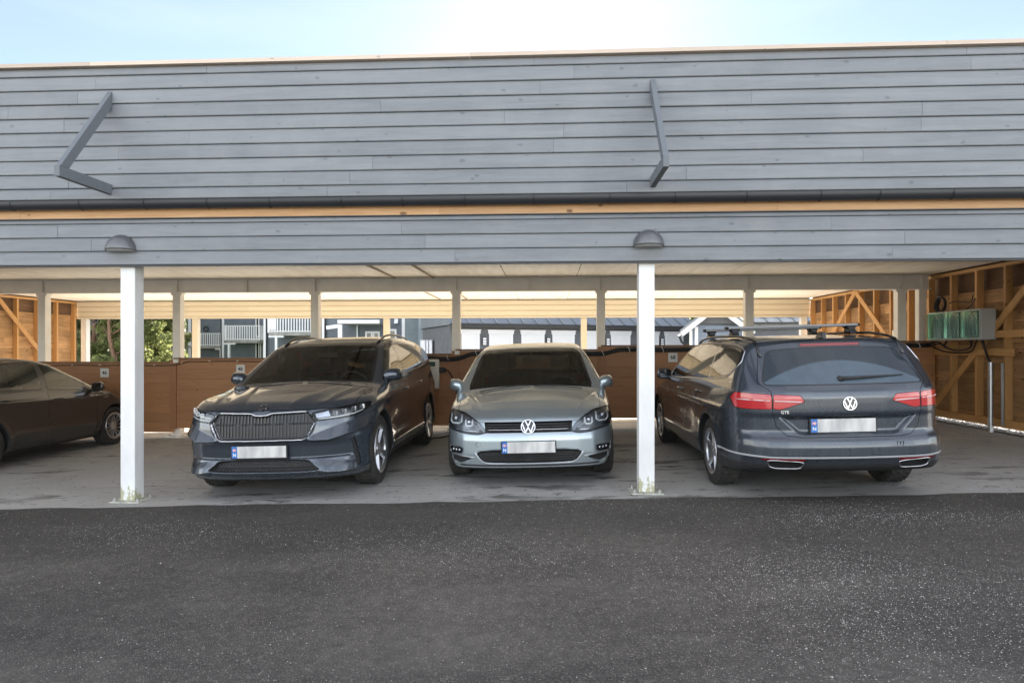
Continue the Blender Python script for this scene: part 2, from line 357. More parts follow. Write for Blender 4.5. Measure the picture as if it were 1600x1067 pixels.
# asphalt in front with a slightly ragged edge against the slab
mb = MB(); xs_ = np.linspace(-45, 45, 361); top = [5.80 + .016*math.sin(x*1.7) + .012*math.sin(x*5.3+1) + .008*math.sin(x*17) + rng.normal(0, .009) for x in xs_]
v = [(x, -3.4, zs(x)-.030) for x in xs_] + [(x, t, zs(x)+.004) for x, t in zip(xs_, top)] + [(x, t+.02, zs(x)-.20) for x, t in zip(xs_, top)]  # stops short, so unseen pale gravel behind the camera bounces light inside
n = len(xs_); mb.add(v, [(j*n+i, j*n+i+1, (j+1)*n+i+1, (j+1)*n+i) for j in range(2) for i in range(n-1)])
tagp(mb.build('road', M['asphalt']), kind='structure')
mb = MB(); xa, xb = -12.6, 6.42
YJ = 11.9
mb.add([(xa,5.76,zs(xa)),(xb,5.76,zs(xb)),(xb,YJ,zs(xb)),(xa,YJ,zs(xa)),(xa,5.76,zs(xa)-.3),(xb,5.76,zs(xb)-.3),(xb,YJ,zs(xb)-.3),(xa,YJ,zs(xa)-.3)],
       [(0,1,2,3),(0,4,5,1),(1,5,6,2),(2,6,7,3),(3,7,4,0)])
tagp(mb.build('floor_slab', M['slab']), kind='structure')
sheet('rear_floor', xa, xb, YJ+.004, 16.4, .0, M['slabrear'])
sheet('rear_road', -45, 45, 16.42, 24.0, -.03, M['slabrear'])

# loose chippings on the asphalt, swept into drifts
def chips(name, n, dens, s0, s1, yr, xr, rv=(0,1)):
    octv = np.array([(1,0,0),(-1,0,0),(0,1,0),(0,-1,0),(0,0,1),(0,0,-1)], float)
    octf = np.array([(0,2,4),(2,1,4),(1,3,4),(3,0,4),(2,0,5),(1,2,5),(3,1,5),(0,3,5)])
    P = []
    while len(P) < n:
        y = rng.uniform(*yr); x = rng.uniform(*xr)
        if rng.random() < dens(x, y): P.append((x, y))
    P = np.array(P); s = rng.uniform(s0, s1, n)*rng.uniform(.6, 1.3, n)
    a = rng.uniform(0, 6.28, n); ca, sa = np.cos(a), np.sin(a)
    V = octv[None]*(s[:,None,None]*rng.uniform(.55, 1.2, (n,6,1)))*np.array([1,.8,.6])
    X = V[...,0]*ca[:,None]-V[...,1]*sa[:,None]; Y = V[...,0]*sa[:,None]+V[...,1]*ca[:,None]; Z = V[...,2]
    X += P[:,0:1]; Y += P[:,1:2]; Z += (.028+.0285*P[:,0:1]) - .030 + .034*(P[:,1:2]+3.4)/9.2 + s[:,None]*.3
    VV = np.stack([X,Y,Z],-1).reshape(-1,3); FF = (octf[None]+6*np.arange(n)[:,None,None]).reshape(-1,3)
    me = bpy.data.meshes.new(name); me.from_pydata(VV.tolist(), [], FF.tolist())
    at_ = me.attributes.new('rnd', 'FLOAT', 'FACE'); at_.data.foreach_set('value', np.repeat(rng.uniform(rv[0], rv[1], n), 8))
    me.materials.append(M['stone']); o = bpy.data.objects.new(name, me); COL.objects.link(o); o['kind'] = 'stuff'; return o
def dens2(x, y): return .35+.65*dens(x, y)
def dens(x, y):
    w = .5+.5*math.sin(x*.9+y*2.1+math.sin(y*1.3)*1.5); w2 = .5+.5*math.sin(x*2.3-y*1.1+2)
    right = .35+.65/(1+math.exp(-(x-.3)*1.2))
    return (.05 + .95*max(0, w*.65+w2*.35-.2)**1.6)*right*(1 if y < 5.2 else .3)
o = chips('loose_gravel', 32000, dens, .0016, .0044, (2.2, 5.78), (-6.5, 6.5), (.25, 1.15)); tagp(o, 'pale grit scattered over the dark asphalt', 'grit')
o = chips('coarse_gravel', 420, dens, .004, .0072, (2.2, 5.7), (-6.5, 6.5), (.3, 1)); tagp(o, 'larger pale stones lying loose on the asphalt', 'gravel')

# dry leaf crumbs and grit lying on the slab
mb = MB()
for i in range(900):
    x = rng.uniform(-9, 6.3); y = 5.85+rng.exponential(1.1)
    if y > 10.5: continue
    s_ = rng.uniform(.005, .016); a = rng.uniform(0, 6.28); z = zs(x)+.003; mb.rn = float(rng.random())
    q = [(x+s_*r_*math.cos(a+t), y+s_*r_*math.sin(a+t)*.8, z+rng.uniform(0,.004)) for t, r_ in ((0,1.4),(1.5,.7),(2.9,1.2),(4.4,.6))]; mb.add(q, [(0,1,2,3)])
lm = NM('leaf_crumbs'); la = lm.n('ShaderNodeAttribute', attribute_name='rnd'); lm.p(col=lm.ramp(la.outputs['Fac'], [(0,(.02,.016,.012)),(.6,(.07,.05,.03)),(1,(.22,.20,.17))]), rough=.9)
o = mb.build('leaf_litter', lm.m); tagp(o, 'dry leaf crumbs and grit lying on the concrete slab', 'litter', kind='stuff')

o = chips('road_grit', 42000, dens2, .0022, .0044, (2.2, 5.74), (-6.5, 6.5), (-.9, .45)); tagp(o, 'dull grey grit bedded in the asphalt surface', 'grit')
# ---------------------------------------------------------------- the carport
M['dirtysteel'] = varied('dirty_base_plate', (.42,.42,.36), .7, .45, 22)
XL, XR = -12.20, 6.42
GX = [.93 + 2.5*k for k in range(-4, 3)]
def clad(name, parent, x0, x1, ztop, zbot, Y, mat, pitch=.133, face=-1, seglen=(2.6, 4.8), label=None, first=None, joints=True):
    """horizontal rebated cladding boards, face toward -Y (face=-1) or +Y"""
    mb = MB(); z = ztop; k = 0
    while z > zbot + .02:
        h = (first if (first and k == 0) else pitch); zb = max(z-h, zbot); f = face
        x = x0
        while x < x1 - .01:
            L = rng.uniform(*seglen) if joints else 99; xe = min(x + L, x1)
            if x1 - xe < .8: xe = x1
            mb.rn = float(rng.random()); j = rng.normal(0, .0012)
            pr = [(Y, z-.002), (Y, zb+.002), (Y+f*.014, zb+.002), (Y+f*(.022+j), zb+.005), (Y+f*(.024+j), zb+.010), (Y+f*(.0235+j), z-.026), (Y+f*(.019+j), z-.018), (Y+f*.009, z-.014), (Y+f*.008, z-.002)]
            mb.prism(pr, x+.001, xe-.001); x = xe
        z = zb; k += 1
    o = mb.build(name, mat, parent)
    if label: o['label'] = label
    return o
cp = thing('carport', (-3, 6.08, 0), 'long grey boarded carport with white posts and a cream ceiling, cars parked under it', 'carport')
mb = MB(); mb.box(XL-.2, XR+.25, 5.985, 16.35, 2.70, 2.80); roof = mb.build('roof', M['siding_dark'], cp)
# upper screen
clad('upper_screen', cp, XL-.25, 9.6, 4.055, 2.81, 5.855, M['siding'], first=.075)
mb = MB(); mb.box(XL-.25, 9.6, 5.857, 5.90, 2.81, 4.05); mb.build('screen_frame', M['siding_dark'], cp)
mb = MB(); x = XL-.3
for L in (4.3, 3.9, 3.6, 4.2, 3.2, 2.7, 3.0):
    mb.rn = float(rng.random()); xe = min(x+L, 9.65); mb.prism([(5.80,4.062),(5.80,4.098),(5.96,4.118),(5.96,4.075)], x+.001, xe-.002); x = xe
mb.build('cap_board', M['cap'], cp)
# gutter with hooks
mb = MB(); pr = [(5.885+.052*math.cos(t), 2.795+.068*math.sin(t)) for t in np.linspace(PI, 2*PI, 13)]
pr2 = [(5.885+.048*math.cos(t), 2.795+.064*math.sin(t)) for t in np.linspace(2*PI, PI, 13)]
mb.prism(pr+pr2, XL-.2, 9.5)
gut = mb.build('gutter', M['gutter'], cp, smooth=True, ang=40)
mb = MB()
for k, xx in enumerate(np.arange(-11.9, 9.4, .62)):
    xx += rng.normal(0, .05)
    hk = MB(); hk.tube([(xx, 5.885+.0545*math.cos(t), 2.795+.0705*math.sin(t)) for t in np.linspace(PI*.95, 2*PI, 9)], .0045, 5); hk.build('gutter_hook', M['black'], gut)
mb = MB(); mb.box(XL-.2, 9.6, 5.852, 5.868, 2.782, 2.812); mb.build('drip_edge', M['gutter'], cp)
mb = MB(); x = XL-.2
for L in (3.4, 3.9, 4.1, 3.1, 4.6, 3.4, 3):
    mb.rn = float(rng.random()); xe = min(x+L, 9.6); mb.box(x+.001, xe-.001, 5.945, 5.968, 2.655, 2.70+.1); x = xe
mb.build('bare_fascia_board', M['rawfascia'], cp)
clad('lower_fascia', cp, XL-.2, 9.6, 2.645, 2.205, 5.968, M['siding'], first=.042)
mb = MB(); mb.box(XL-.2, 9.6, 5.934, 5.964, 2.647, 2.655); mb.box(XL-.2, 9.6, 5.955, 6.0, 2.192, 2.203); mb.build('drip_strip', M['gutter'], cp)
mb = MB(); mb.box(XL-.2, XR+.2, 5.97, 5.995, 2.205, 2.63); mb.build('fascia_backing', M['siding_dark'], cp)
mb = MB(); mb.box(XL, XR, 6.02, 6.14, 2.36, 2.628); mb.build('front_beam', M['steel'], cp)
# ceiling of 1.2 m panels, dark joints between them
mb = MB(); mb.box(XL, XR+.1, 6.0, 16.3, 2.665, 2.69); mb.build('roof_deck', M['seam'], cp)
x = -.69-1.2*10
pans = []
while x < XR:
    a, b = max(x+.006, XL+.01), min(x+1.2-.006, XR)
    if b-a > .05:
        for (ya, yb) in ((6.15, 11.02), (11.18, 15.97)):
            mb = MB(); mb.box(a, b, ya, yb, 2.64+abs(rng.normal(0,.0012)), 2.66); pans.append(mb.build('ceiling_panel', M['ceil'], cp))
    x += 1.2
mb = MB()
for xx in (-2.64, -1.97): mb.box(xx-.022, xx+.022, 6.15, 11.02, 2.622, 2.638); mb.box(xx-.016, xx+.016, 11.18, 15.95, 2.622, 2.638)
mb.build('ceiling_batten_and_shade', simple('shaded_batten', (.30,.24,.17), .8), cp)  # battens toned dark, their shadows put into the colour
# steel beam on the middle line
mb = MB(); Yb = 11.10
mb.box(XL+.1, XR-.02, Yb-.07, Yb+.07, 2.395, 2.408); mb.box(XL+.1, XR-.02, Yb-.07, Yb+.07, 2.628, 2.640); mb.box(XL+.1, XR-.02, Yb-.005, Yb+.005, 2.408, 2.628)
for g in GX+[-11.9, 6.27, -.30, -5.3]:
    mb.box(g-.006, g+.006, Yb-.068, Yb-.0052, 2.409, 2.627)
for dx in (-.33, -.27):
    for zz in (2.44, 2.52, 2.60): mb.cyl((dx, Yb-.02, zz), (dx, Yb-.006, zz), .010, n=6)
mb.build('steel_beam', M['steel'], cp)
def post(X, Y, zt, w=.145, plate=True, name='post', mat=None, base=True, splash=True):
    z0 = zs(X)
    mb = MB(); mb.box(X-w/2, X+w/2, Y-w/2, Y+w/2, z0+.012, zt)
    # posts keep their own origin at the foot so that the grime sits at their base
    me_o = mb.build(name, mat or M['white'], cp, bevel=.006)
    off = Vector((X, Y, z0)) - root_loc(cp)
    for vv in me_o.data.vertices: vv.co -= off
    me_o.location = off
    if base:
        def child(m, nm, mt, bev=0):
            o = m.build(nm, mt, me_o, bevel=bev, local=True); return o
        m = MB(); m.box(-.15, .15, -.13, .13, .0, .012); child(m, 'base_plate', M['dirtysteel'], .002)
        for sx in (-.115, .115):
            for sy in (-.095, .095):
                m = MB(); m.cyl((sx, sy, .012), (sx, sy, .030), .017, n=6); m.cyl((sx, sy, .030), (sx, sy, .044), .009, n=8); child(m, 'anchor_bolt', M['zinc'])
    return me_o
for g in (-9.07, -4.07, .93, 5.93): post(g, 6.085, 2.36)
for g in GX+[-12.0]:
    o = post(g, Yb, 2.395, .14, mat=M['steel'])
    off = Vector(o.location)
    m = MB(); m.box(-.095, .095, -.075, .075, 2.383-zs(g), 2.395-zs(g))
    for sx in (-.085, .085): m.box(sx-.012, sx+.012, -.074, -.055, 2.352-zs(g), 2.383-zs(g))
    m.build('head_plate', M['steel'], o, local=True)
post(6.27, Yb, 2.395, .12, mat=M['steel'], base=False)
for g in (-12.05, -9.07, -4.07, .93, 6.30): post(g, 16.12, 2.2, .145, mat=M['cream'] if g > -12 and g < 6 else M['white'], base=False)
# back lintel
clad('rear_lintel', cp, XL, XR, 2.632, 2.177, 16.02, M['cream'], seglen=(3.6, 5.2))
mb = MB(); mb.box(XL, XR, 16.022, 16.20, 2.178, 2.65); mb.build('rear_beam', M['siding_dark'], cp)
mb = MB(); mb.prism([(16.28+.06*math.cos(t), 2.25+.06*math.sin(t)) for t in np.linspace(PI, 2*PI, 9)], XL-.2, XR+.2)
mb.tube([(XL+.33, 16.28, 2.2), (XL+.33, 16.28, 2.12), (XL+.22, 16.28, 2.08), (XL+.15, 16.28, 2.05)], .04, 8); mb.build('rear_gutter', M['black'], cp)
# end walls
def endwall(X, s, y0, y1, braces, rows_to, zplate):
    """s=+1: wall to the right of the bay, studs face -X"""
    ew = MB(); z = zplate
    while z < rows_to - .03:                       # horizontal sheathing boards
        zt = min(z+.148, rows_to); y = y0
        while y < y1-.02:
            ye = min(y + rng.uniform(1.8, 3.6), y1); ew.rn = float(rng.random())
            a, b = sorted((X+s*.100, X+s*(.122+rng.normal(0,.001)))); ew.box(a, b, y+.001, ye-.001, z+.0015, zt-.0015); y = ye
        z = zt
    wall = ew.build('end_wall', M['sheath'], cp)
    ou = MB(); a, b = sorted((X+s*.145, X+s*.17)); z = zplate
    while z < 2.66: ou.rn = float(rng.random()); ou.box(a, b, y0-.02, y1+.15, z, min(z+.13, 2.68)); z += .133
    ou.build('outer_boarding', M['sheathdark'], wall)
    y = y1-.1
    while y > y0:
        st = MB(); st.rn = float(rng.random()); a, b = sorted((X, X+s*.0995)); st.box(a, b, y-.024, y+.024, zplate+.101, 2.565); st.build('stud', M['stud'], wall, bevel=.002); y -= .6
    pl = MB(); a, b = sorted((X-s*.0, X+s*.099)); pl.rn = .3; pl.box(a, b, y0, y1, 2.567, 2.615); pl.rn = .6; pl.box(a, b, y0, y1, zplate-.01, zplate+.0995); pl.build('wall_plate', M['studx'], wall, bevel=.002)
    for (p, q) in braces:
        br = MB(); br.rn = float(rng.random()); br.beam((X-s*.012, *p), (X-s*.012, *q), .10, .022, up=(1,0,0)); br.build('diagonal_brace', M['stud'], wall, bevel=.001)
    return wall
rw = endwall(XR, 1, 6.0, 16.05, [((8.55, 2.55), (11.0, .43)), ((13.66, 2.58), (12.1, 1.36)), ((13.68, 2.58), (15.5, 1.12))], 2.27, .30)
endwall(XL, -1, 6.0, 16.05, [((13.55, 2.58), (15.1, 1.02)), ((12.6, 2.5), (11.2, 1.2))], 2.27, -.22)
# stud clutter: short noggings near the cabinet
mb = MB(); mb.rn = .4
mb.box(XR-.03, XR-.002, 9.15, 10.95, 1.30, 1.40); mb.rn = .7; mb.box(XR-.03, XR-.002, 8.95, 9.5, 1.56, 1.66); mb.build('nogging', M['studx'], rw, bevel=.002)
# outside edge: gravel under the right wall
sheet('gravel_strip', XR+.01, XR+4, 5.9, 17, .012, M['gravel'])
def pebbles():
    n = 2600; mb = MB()
    for i in range(n):
        x = rng.uniform(XR+.02, XR+1.3); y = rng.uniform(6.3, 13.5); s = rng.uniform(.012, .03); mb.rn = float(rng.uniform(.4, 1))
        z = zs(x)+.012; a = rng.uniform(0, 6.28)
        c, d = math.cos(a)*s, math.sin(a)*s
        mb.add([(x+c,y+d,z),(x-d,y+c,z),(x-c,y-d,z),(x+d,y-c,z),(x,y,z+s*.8)], [(0,1,4),(1,2,4),(2,3,4),(3,0,4)])
    o = mb.build('edge_pebbles', M['stone']); tagp(o, 'pale sunlit pebbles lying along the foot of the right end wall', 'pebbles', kind='stuff')
pebbles()

# ---------------------------------------------------------------- wall lamps and brackets on the front
for (X, lab) in ((-4.08, 'grey half dome wall lamp on the fascia above the left white post'), (.935, 'grey half dome wall lamp on the fascia above the right white post')):
    L = thing('wall_lamp', (X, 5.945, 2.34), lab, 'wall lamp', 'half dome lamps along the fascia')
    mb = MB(); R = .142; n = 24; v = []; m = 10                      # half-dome hood: curved front, flat bottom, open below
    for j in range(m+1):
        ph = PI/2*j/m
        for i in range(n+1):
            t = PI*i/n; r = R*math.cos(ph)
            v.append((r*math.cos(t), -r*math.sin(t)*1.0, .155*math.sin(ph)))
    f = [(j*(n+1)+i, j*(n+1)+i+1, (j+1)*(n+1)+i+1, (j+1)*(n+1)+i) for j in range(m) for i in range(n)]
    mb.add(v, f); o = mb.build('lamp_hood', M['lamp'], L, smooth=True, local=True)
    md = o.modifiers.new('solid', 'SOLIDIFY'); md.thickness = .006; md.offset = -1
    mb = MB(); v = [(.128*math.cos(t), -.128*math.sin(t), -.004) for t in np.linspace(0, PI, 20)] + [(.128*math.cos(t), -.128*math.sin(t), .03) for t in np.linspace(0, PI, 20)]
    mb.add(v, [tuple(range(20)), tuple(range(39, 19, -1))] + [(i, i+1, 21+i, 20+i) for i in range(19)]); mb.build('lamp_diffuser', M['lampglass'], L, local=True)
    mb = MB(); mb.box(-.10, .10, -.004, .02, .0, .10); mb.build('back_plate', M['lamp'], L, local=True)
for (X, lab) in ((-4.12, 'dark grey timber bracket sticking from the screen above the left white post'), (.955, 'dark grey timber bracket sticking from the screen above the right white post')):
    B = thing('timber_bracket', (X, 5.834, 2.81), lab, 'bracket', 'timber brackets on the upper screen')
    mb = MB(); mb.box(-.024, .024, -.66, -.001, .045, .138); mb.build('bracket_arm', M['bracket'], B, local=True, bevel=.003)
    mb = MB(); w = .024                                              # strut, cut plumb against the boards
    pr = [(-.001, 1.02), (-.001, .87), (-.545, .139), (-.645, .139)]
    mb.prism(pr, -w+.001, w-.001); mb.build('bracket_strut', M['bracket'], B, local=True, bevel=.003)
    for (yy, zz) in ((-.595, .115), (-.575, .175), (-.06, .09), (-.03, .93)):
        m = MB(); m.cyl((-.0262, yy, zz), (-.0235, yy, zz), .006, n=8); m.build('screw_head', M['zinc'], B, local=True)

# ---------------------------------------------------------------- dividing fence in the middle
YF = 10.97
tops = {-12.2: 1.02, -9.07: 1.10, -6.57: 1.171, -4.07: 1.243, -1.57: 1.315, .93: 1.39, 3.43: 1.463}
secs = [(-12.15, -9.07, 1.06), (-9.07, -6.57, 1.171), (-6.57, -4.07, 1.243), (-4.07, -1.57, 1.32), (-1.57, .93, 1.395), (.93, 3.43, 1.465), (3.43, 6.40, 1.535)]
fe = thing('dividing_fence', (-3, YF, 0), 'brown stained board fence stepping up to the right behind the parked cars', 'fence')
for (a, b, t) in secs:
    zb = t-1.24; mb = MB(); z = zb; nb = 7; h = (t-.03-zb)/nb
    for k in range(nb):
        mb.rn = float(rng.random())
        mb.prism([(YF, z+.001), (YF, z+h+.001), (YF-.008, z+h+.001), (YF-.018, z+h-.0004), (YF-.0205, z+h-.0004), (YF-.022, z+h-.003), (YF-.022, z+.003), (YF-.0205, z+.001), (YF-.010, z+.001)], a+.002, b-.002); z += h
    mb.build('fence_panel', M['fence'], fe)
    mb = MB(); mb.box(a+.001, b-.001, YF-.034, YF+.10, t-.028, t); mb.build('cap_rail', M['fencecap'], fe, bevel=.003)
for i, g in enumerate([-9.07, -6.57, -4.07, -1.57, .93, 3.43]):
    t = secs[i+1][2]
    mb = MB(); mb.rn = float(rng.random()); mb.box(g-.058, g+.058, YF-.045, YF-.0225, t-1.25, t-.03); mb.build('fence_post', M['fencep'], fe, bevel=.003)
    mb = MB(); mb.box(g-.15, g+.15, YF-.10, YF+.0, zs(g)+.001, zs(g)+.02); mb.cyl((g+.12,YF-.08,zs(g)+.02),(g+.12,YF-.08,zs(g)+.05),.014,n=6); mb.cyl((g-.12,YF-.08,zs(g)+.02),(g-.12,YF-.08,zs(g)+.05),.014,n=6)
    mb.build('fence_foot', M['steel'], fe)
def text_geo(txt, size, font_bold=True):
    cu = bpy.data.curves.new('txt', 'FONT'); cu.body = txt; cu.size = size; cu.align_x = 'CENTER'; cu.align_y = 'CENTER'; cu.extrude = .0006
    if font_bold: cu.offset = size*.022
    o = bpy.data.objects.new('txt', cu); COL.objects.link(o); bpy.context.view_layer.update()
    me = bpy.data.meshes.new_from_object(o.evaluated_get(bpy.context.evaluated_depsgraph_get()))
    V = [tuple(v.co) for v in me.vertices]; F = [tuple(p.vertices) for p in me.polygons]
    bpy.data.objects.remove(o); bpy.data.curves.remove(cu); bpy.data.meshes.remove(me)
    return V, F
for (X, Z, num) in ((-7.83, .975, '46'), (-5.36, 1.045, '48'), (2.13, 1.255, '68')):
    S = thing('bay_number_sign', (X, YF-.023, Z), 'small square white sign reading %s on the fence %s' % (num, {'46': 'beyond the left black car', '48': 'left of the dark grey car', '68': 'beside the wagon'}[num]), 'number sign', 'bay number signs on the fence')
    mb = MB(); mb.box(-.078, .078, -.006, 0, -.078, .078); mb.build('sign_plate', M['numplate'], S, local=True, bevel=.002)
    V, F = text_geo(num, .085); mb = MB(); mb.add([(x, -.0068-z, y) for x, y, z in V], F); mb.build('numeral', M['ink'], S, local=True)
    mb = MB()
    for sx in (-.065, .065):
        for sz in (-.065, .065): mb.cyl((sx, -.006, sz), (sx, -.009, sz), .005, n=8)
    mb.build('screw', M['zinc'], S, local=True)
# cables along the fence top
def cabz(x, d=.062):
    for (a, b, t) in secs:
        if x <= b: break
    i = secs.index((a, b, t)); e = .22
    zc = t-d
    if b-x < e and i < len(secs)-1: s_ = 1-(b-x)/e; return zc + 0*s_
    if x-a < e+.12 and i > 0: s_ = (x-a)/(e+.12); s_ = s_*s_*(3-2*s_); return secs[i-1][2]-d + (t-secs[i-1][2])*s_
    return zc
mb = MB(); xs_ = np.arange(-9.0, -1.9, .06); mb.tube([(x, YF-.058, cabz(x)-.004*math.sin(x*7)) for x in xs_], .008, 6)
o = mb.build('thin_cable', M['cable'], None, smooth=True); tagp(o, 'thin black cable clipped along the left half of the brown fence top', 'cable')
mb = MB(); xs_ = np.arange(-2.35, 6.3, .06)
for k, (dy, dz, r) in enumerate(((0, 0, .016), (-.02, .014, .013), (-.018, -.018, .014), (.004, .028, .012), (0, -.03, .012))):
    mb.tube([(x, YF-.066+dy+.004*math.sin(x*3+k), cabz(x, .075)+dz+.004*math.sin(x*5+k*2)-.02*math.exp(-((x+1.7)/.35)**2)) for x in xs_], r, 6)
o = mb.build('cable_bundle', M['cable'], None, smooth=True); tagp(o, 'thick black cable bundle strapped along the right half of the fence top', 'cable bundle')
cbl = o
for x in np.arange(-8.9, -2.4, .5):
    mb = MB(); z = cabz(x); mb.cyl((x, YF-.024, z+.005), (x, YF-.072, z+.005), .009, n=6); mb.build('cable_clip', M['tie'], cbl)
for x in np.arange(-2.2, 6.2, .52):
    mb = MB(); z = cabz(x, .075); x += rng.normal(0, .03)
    mb.tube([(x-.018, YF-.026, z+.05), (x-.015, YF-.104, z+.035), (x+.012, YF-.108, z-.03), (x+.016, YF-.03, z-.052)], .0045, 5); mb.build('cable_tie', M['tie'], cbl)
for (X, Z) in ((-6.50, 1.19), (-1.53, 1.335)):
    mb = MB(); mb.box(X-.045, X+.045, YF-.085, YF-.046, Z-.035, Z+.03); b_ = mb.build('socket_box', M['plasticw'], None, bevel=.006)
    tagp(b_, 'small off-white socket box on the fence post %s' % ('left of sign 48' if X < -3 else 'between the two facing cars'), 'socket box', 'socket boxes on the fence posts')
# charger
CH = thing('car_charger', (-1.985, YF-.024, .70), 'white wall charger with a dark display on the fence beside the dark grey car', 'car charger')
mb = MB(); mb.box(-.15, .15, -.12, 0, .02, .52); mb.build('charger_box', M['plasticw'], CH, local=True, bevel=.018)
mb = MB(); mb.box(-.115, .085, -.1225, -.1195, .405, .475); mb.build('display', M['screen'], CH, local=True)
mb = MB(); mb.box(-.09, -.03, -.1235, -.1224, .425, .455); mb.box(-.01, .06, -.1235, -.1224, .43, .45); mb.build('display_digits', simple('display_green', (.08,.3,.25), .4), CH, local=True)
mb = MB(); mb.box(.151, .235, -.10, -.03, .29, .385); mb.prism([(-.10,.30),(-.03,.30),(-.03,.375),(-.10,.375)], .235, .26); mb.build('plug', M['black'], CH, local=True, bevel=.008)
def spline(P, n=60):
    P = [Vector(p) for p in P]; P = [P[0]*2-P[1]] + P + [P[-1]*2-P[-2]]; out = []
    m = len(P)-3
    for i in range(m):
        for k in range(n//m):
            t = k/(n//m); a, b, c, d = P[i:i+4]
            out.append(.5*((2*b)+(c-a)*t+(2*a-5*b+4*c-d)*t*t+(-a+3*b-3*c+d)*t**3))
    out.append(P[-2]); return out
z1 = zs(-1.6)
mb = MB(); mb.tube(spline([(-1.72, 10.88, 1.045), (-1.66, 10.86, 1.00), (-1.56, 10.84, .80), (-1.52, 10.83, .50), (-1.50, 10.75, .15), (-1.46, 10.5, z1+.02), (-1.6, 10.2, z1+.016), (-1.74, 9.98, z1+.018), (-1.85, 9.9, z1+.05), (-1.95, 9.95, .30)]), .011, 8)
o = mb.build('charging_cable', M['cable'], None, smooth=True); tagp(o, 'black charging cable drooping from the charger down to the floor', 'charging cable')

# ---------------------------------------------------------------- things on the right end wall
CB = thing('distribution_cabinet', (6.20, 10.12, 1.53), 'grey fuse cabinet with three green glass doors on the right end wall', 'fuse cabinet')
mb = MB(); mb.box(.0, .215, -.62, .63, 0, .45); mb.build('cabinet_box', M['plasticg'], CB, local=True, bevel=.012)
mb = MB(); mb.box(-.012, -.001, -.62, .63, .435, .45); mb.box(-.012, -.001, -.62, .63, 0, .018)
for k in range(4):
    y = -.62 + k*.4167; mb.box(-.012, -.001, y-.012 if k else y, y+.012, .018, .435)
mb.build('door_frame', M['plasticg'], CB, local=True, bevel=.002)
gm = NM('green_cabinet_glass'); tr = gm.n('ShaderNodeBsdfTransparent'); tr.inputs[0].default_value = (.64,.88,.78,1); gl = gm.n('ShaderNodeBsdfGlossy'); gl.inputs['Roughness'].default_value = .12; gl.inputs[0].default_value = (.8,1,.9,1)
ms = gm.n('ShaderNodeMixShader'); fr = gm.n('ShaderNodeFresnel'); fr.inputs[0].default_value = 1.9; gm.l(fr.outputs[0], ms.inputs[0]); gm.l(tr.outputs[0], ms.inputs[1]); gm.l(gl.outputs[0], ms.inputs[2]); gm.l(ms.outputs[0], gm.out.inputs['Surface'])
for k in range(3):
    y = -.62 + k*.4167
    mb = MB(); mb.box(-.045, -.0125, y+.02, y+.397, .03, .425); mb.build('cabinet_door', gm.m, CB, local=True, bevel=.004)
    mb = MB(); mb.box(-.0118, -.0008, y+.0125, y+.4045, .0182, .4348); mb.build('cabinet_back', simple('pale_cabinet_inside', (.70,.78,.72), .5), CB, local=True)
    for q in range(5):
        mb.rn = 0; yy = y+.07+q*.055; m2 = MB(); m2.tube(spline([(-.022, yy, .05), (-.024, yy+.015*math.sin(q), .2), (-.022, yy+.03*math.cos(q*2+k), .30), (-.022, y+.2, .40)], 12), .009, 6); m2.build('wiring', M['plasticw'] if q % 2 else M['plasticg'], CB, local=True, smooth=True)
mb = MB(); z0 = zs(6.35); mb.cyl((6.345, 9.52, z0), (6.345, 9.52, 1.21), .036, n=20); mb.cyl((6.345, 9.52, .9), (6.345, 9.52, .93), .040, n=20)
o = mb.build('steel_conduit', M['zinc'], None, smooth=True, ang=40); tagp(o, 'galvanised steel pipe standing on the slab against the right end wall', 'pipe')
mb = MB()
for k in range(3): mb.tube(spline([(6.33+.01*k, 9.51+.012*k, 1.20), (6.33+.01*k, 9.60+.012*k, 1.36), (6.33, 9.66+.02*k, 1.54)], 12), .014, 7)
o = mb.build('supply_cable', M['cable'], None, smooth=True); tagp(o, 'black cables rising from the steel pipe into the fuse cabinet', 'cable')
mb = MB()
mb.tube(spline([(6.3, 10.9, 1.45), (6.34, 10.7, 1.48), (6.36, 10.5, 1.40), (6.36, 10.2, 1.38), (6.34, 9.95, 1.42), (6.32, 9.9, 1.53)], 30), .014, 7)
mb.tube(spline([(6.3, 10.9, 1.48), (6.33, 10.75, 1.52), (6.35, 10.6, 1.46), (6.33, 10.5, 1.53)], 20), .014, 7)
mb.tube(spline([(6.3, 10.9, 1.45), (6.36, 10.6, 1.36), (6.36, 10.0, 1.355), (6.34, 9.8, 1.53)], 30), .012, 7)
o = mb.build('hanging_cable', M['cable'], None, smooth=True); tagp(o, 'black cables looping below the fuse cabinet', 'cable')
mb = MB()
for k in range(7):
    r = .10+.006*k; cx, cy, cz = 6.33, 10.62, 2.11
    mb.tube([(cx+.016*math.sin(t*3+k)-.006*k, cy+r*.95*math.cos(t), cz+r*1.0*math.sin(t)) for t in np.linspace(0, 2*PI, 25)[:-1]], .009, 6, closed=True)
mb.tube(spline([(6.36, 10.5, 2.12), (6.37, 10.3, 2.14), (6.37, 10.0, 2.10), (6.35, 9.9, 2.20)], 20), .008, 6)
mb.tube(spline([(6.36, 10.1, 1.99), (6.36, 9.95, 2.06), (6.35, 9.85, 2.15)], 12), .008, 6)
o = mb.build('cable_coil', M['cable'], None, smooth=True); tagp(o, 'coil of black cable hung above the fuse cabinet', 'cable coil')
mb = MB(); mb.box(6.36, 6.415, 12.05, 12.17, 1.62, 1.74); mb.box(6.37, 6.415, 11.86, 11.95, 1.64, 1.73); mb.tube([(6.38, 12.02, 1.62), (6.38, 12.02, 1.5)], .008, 6)
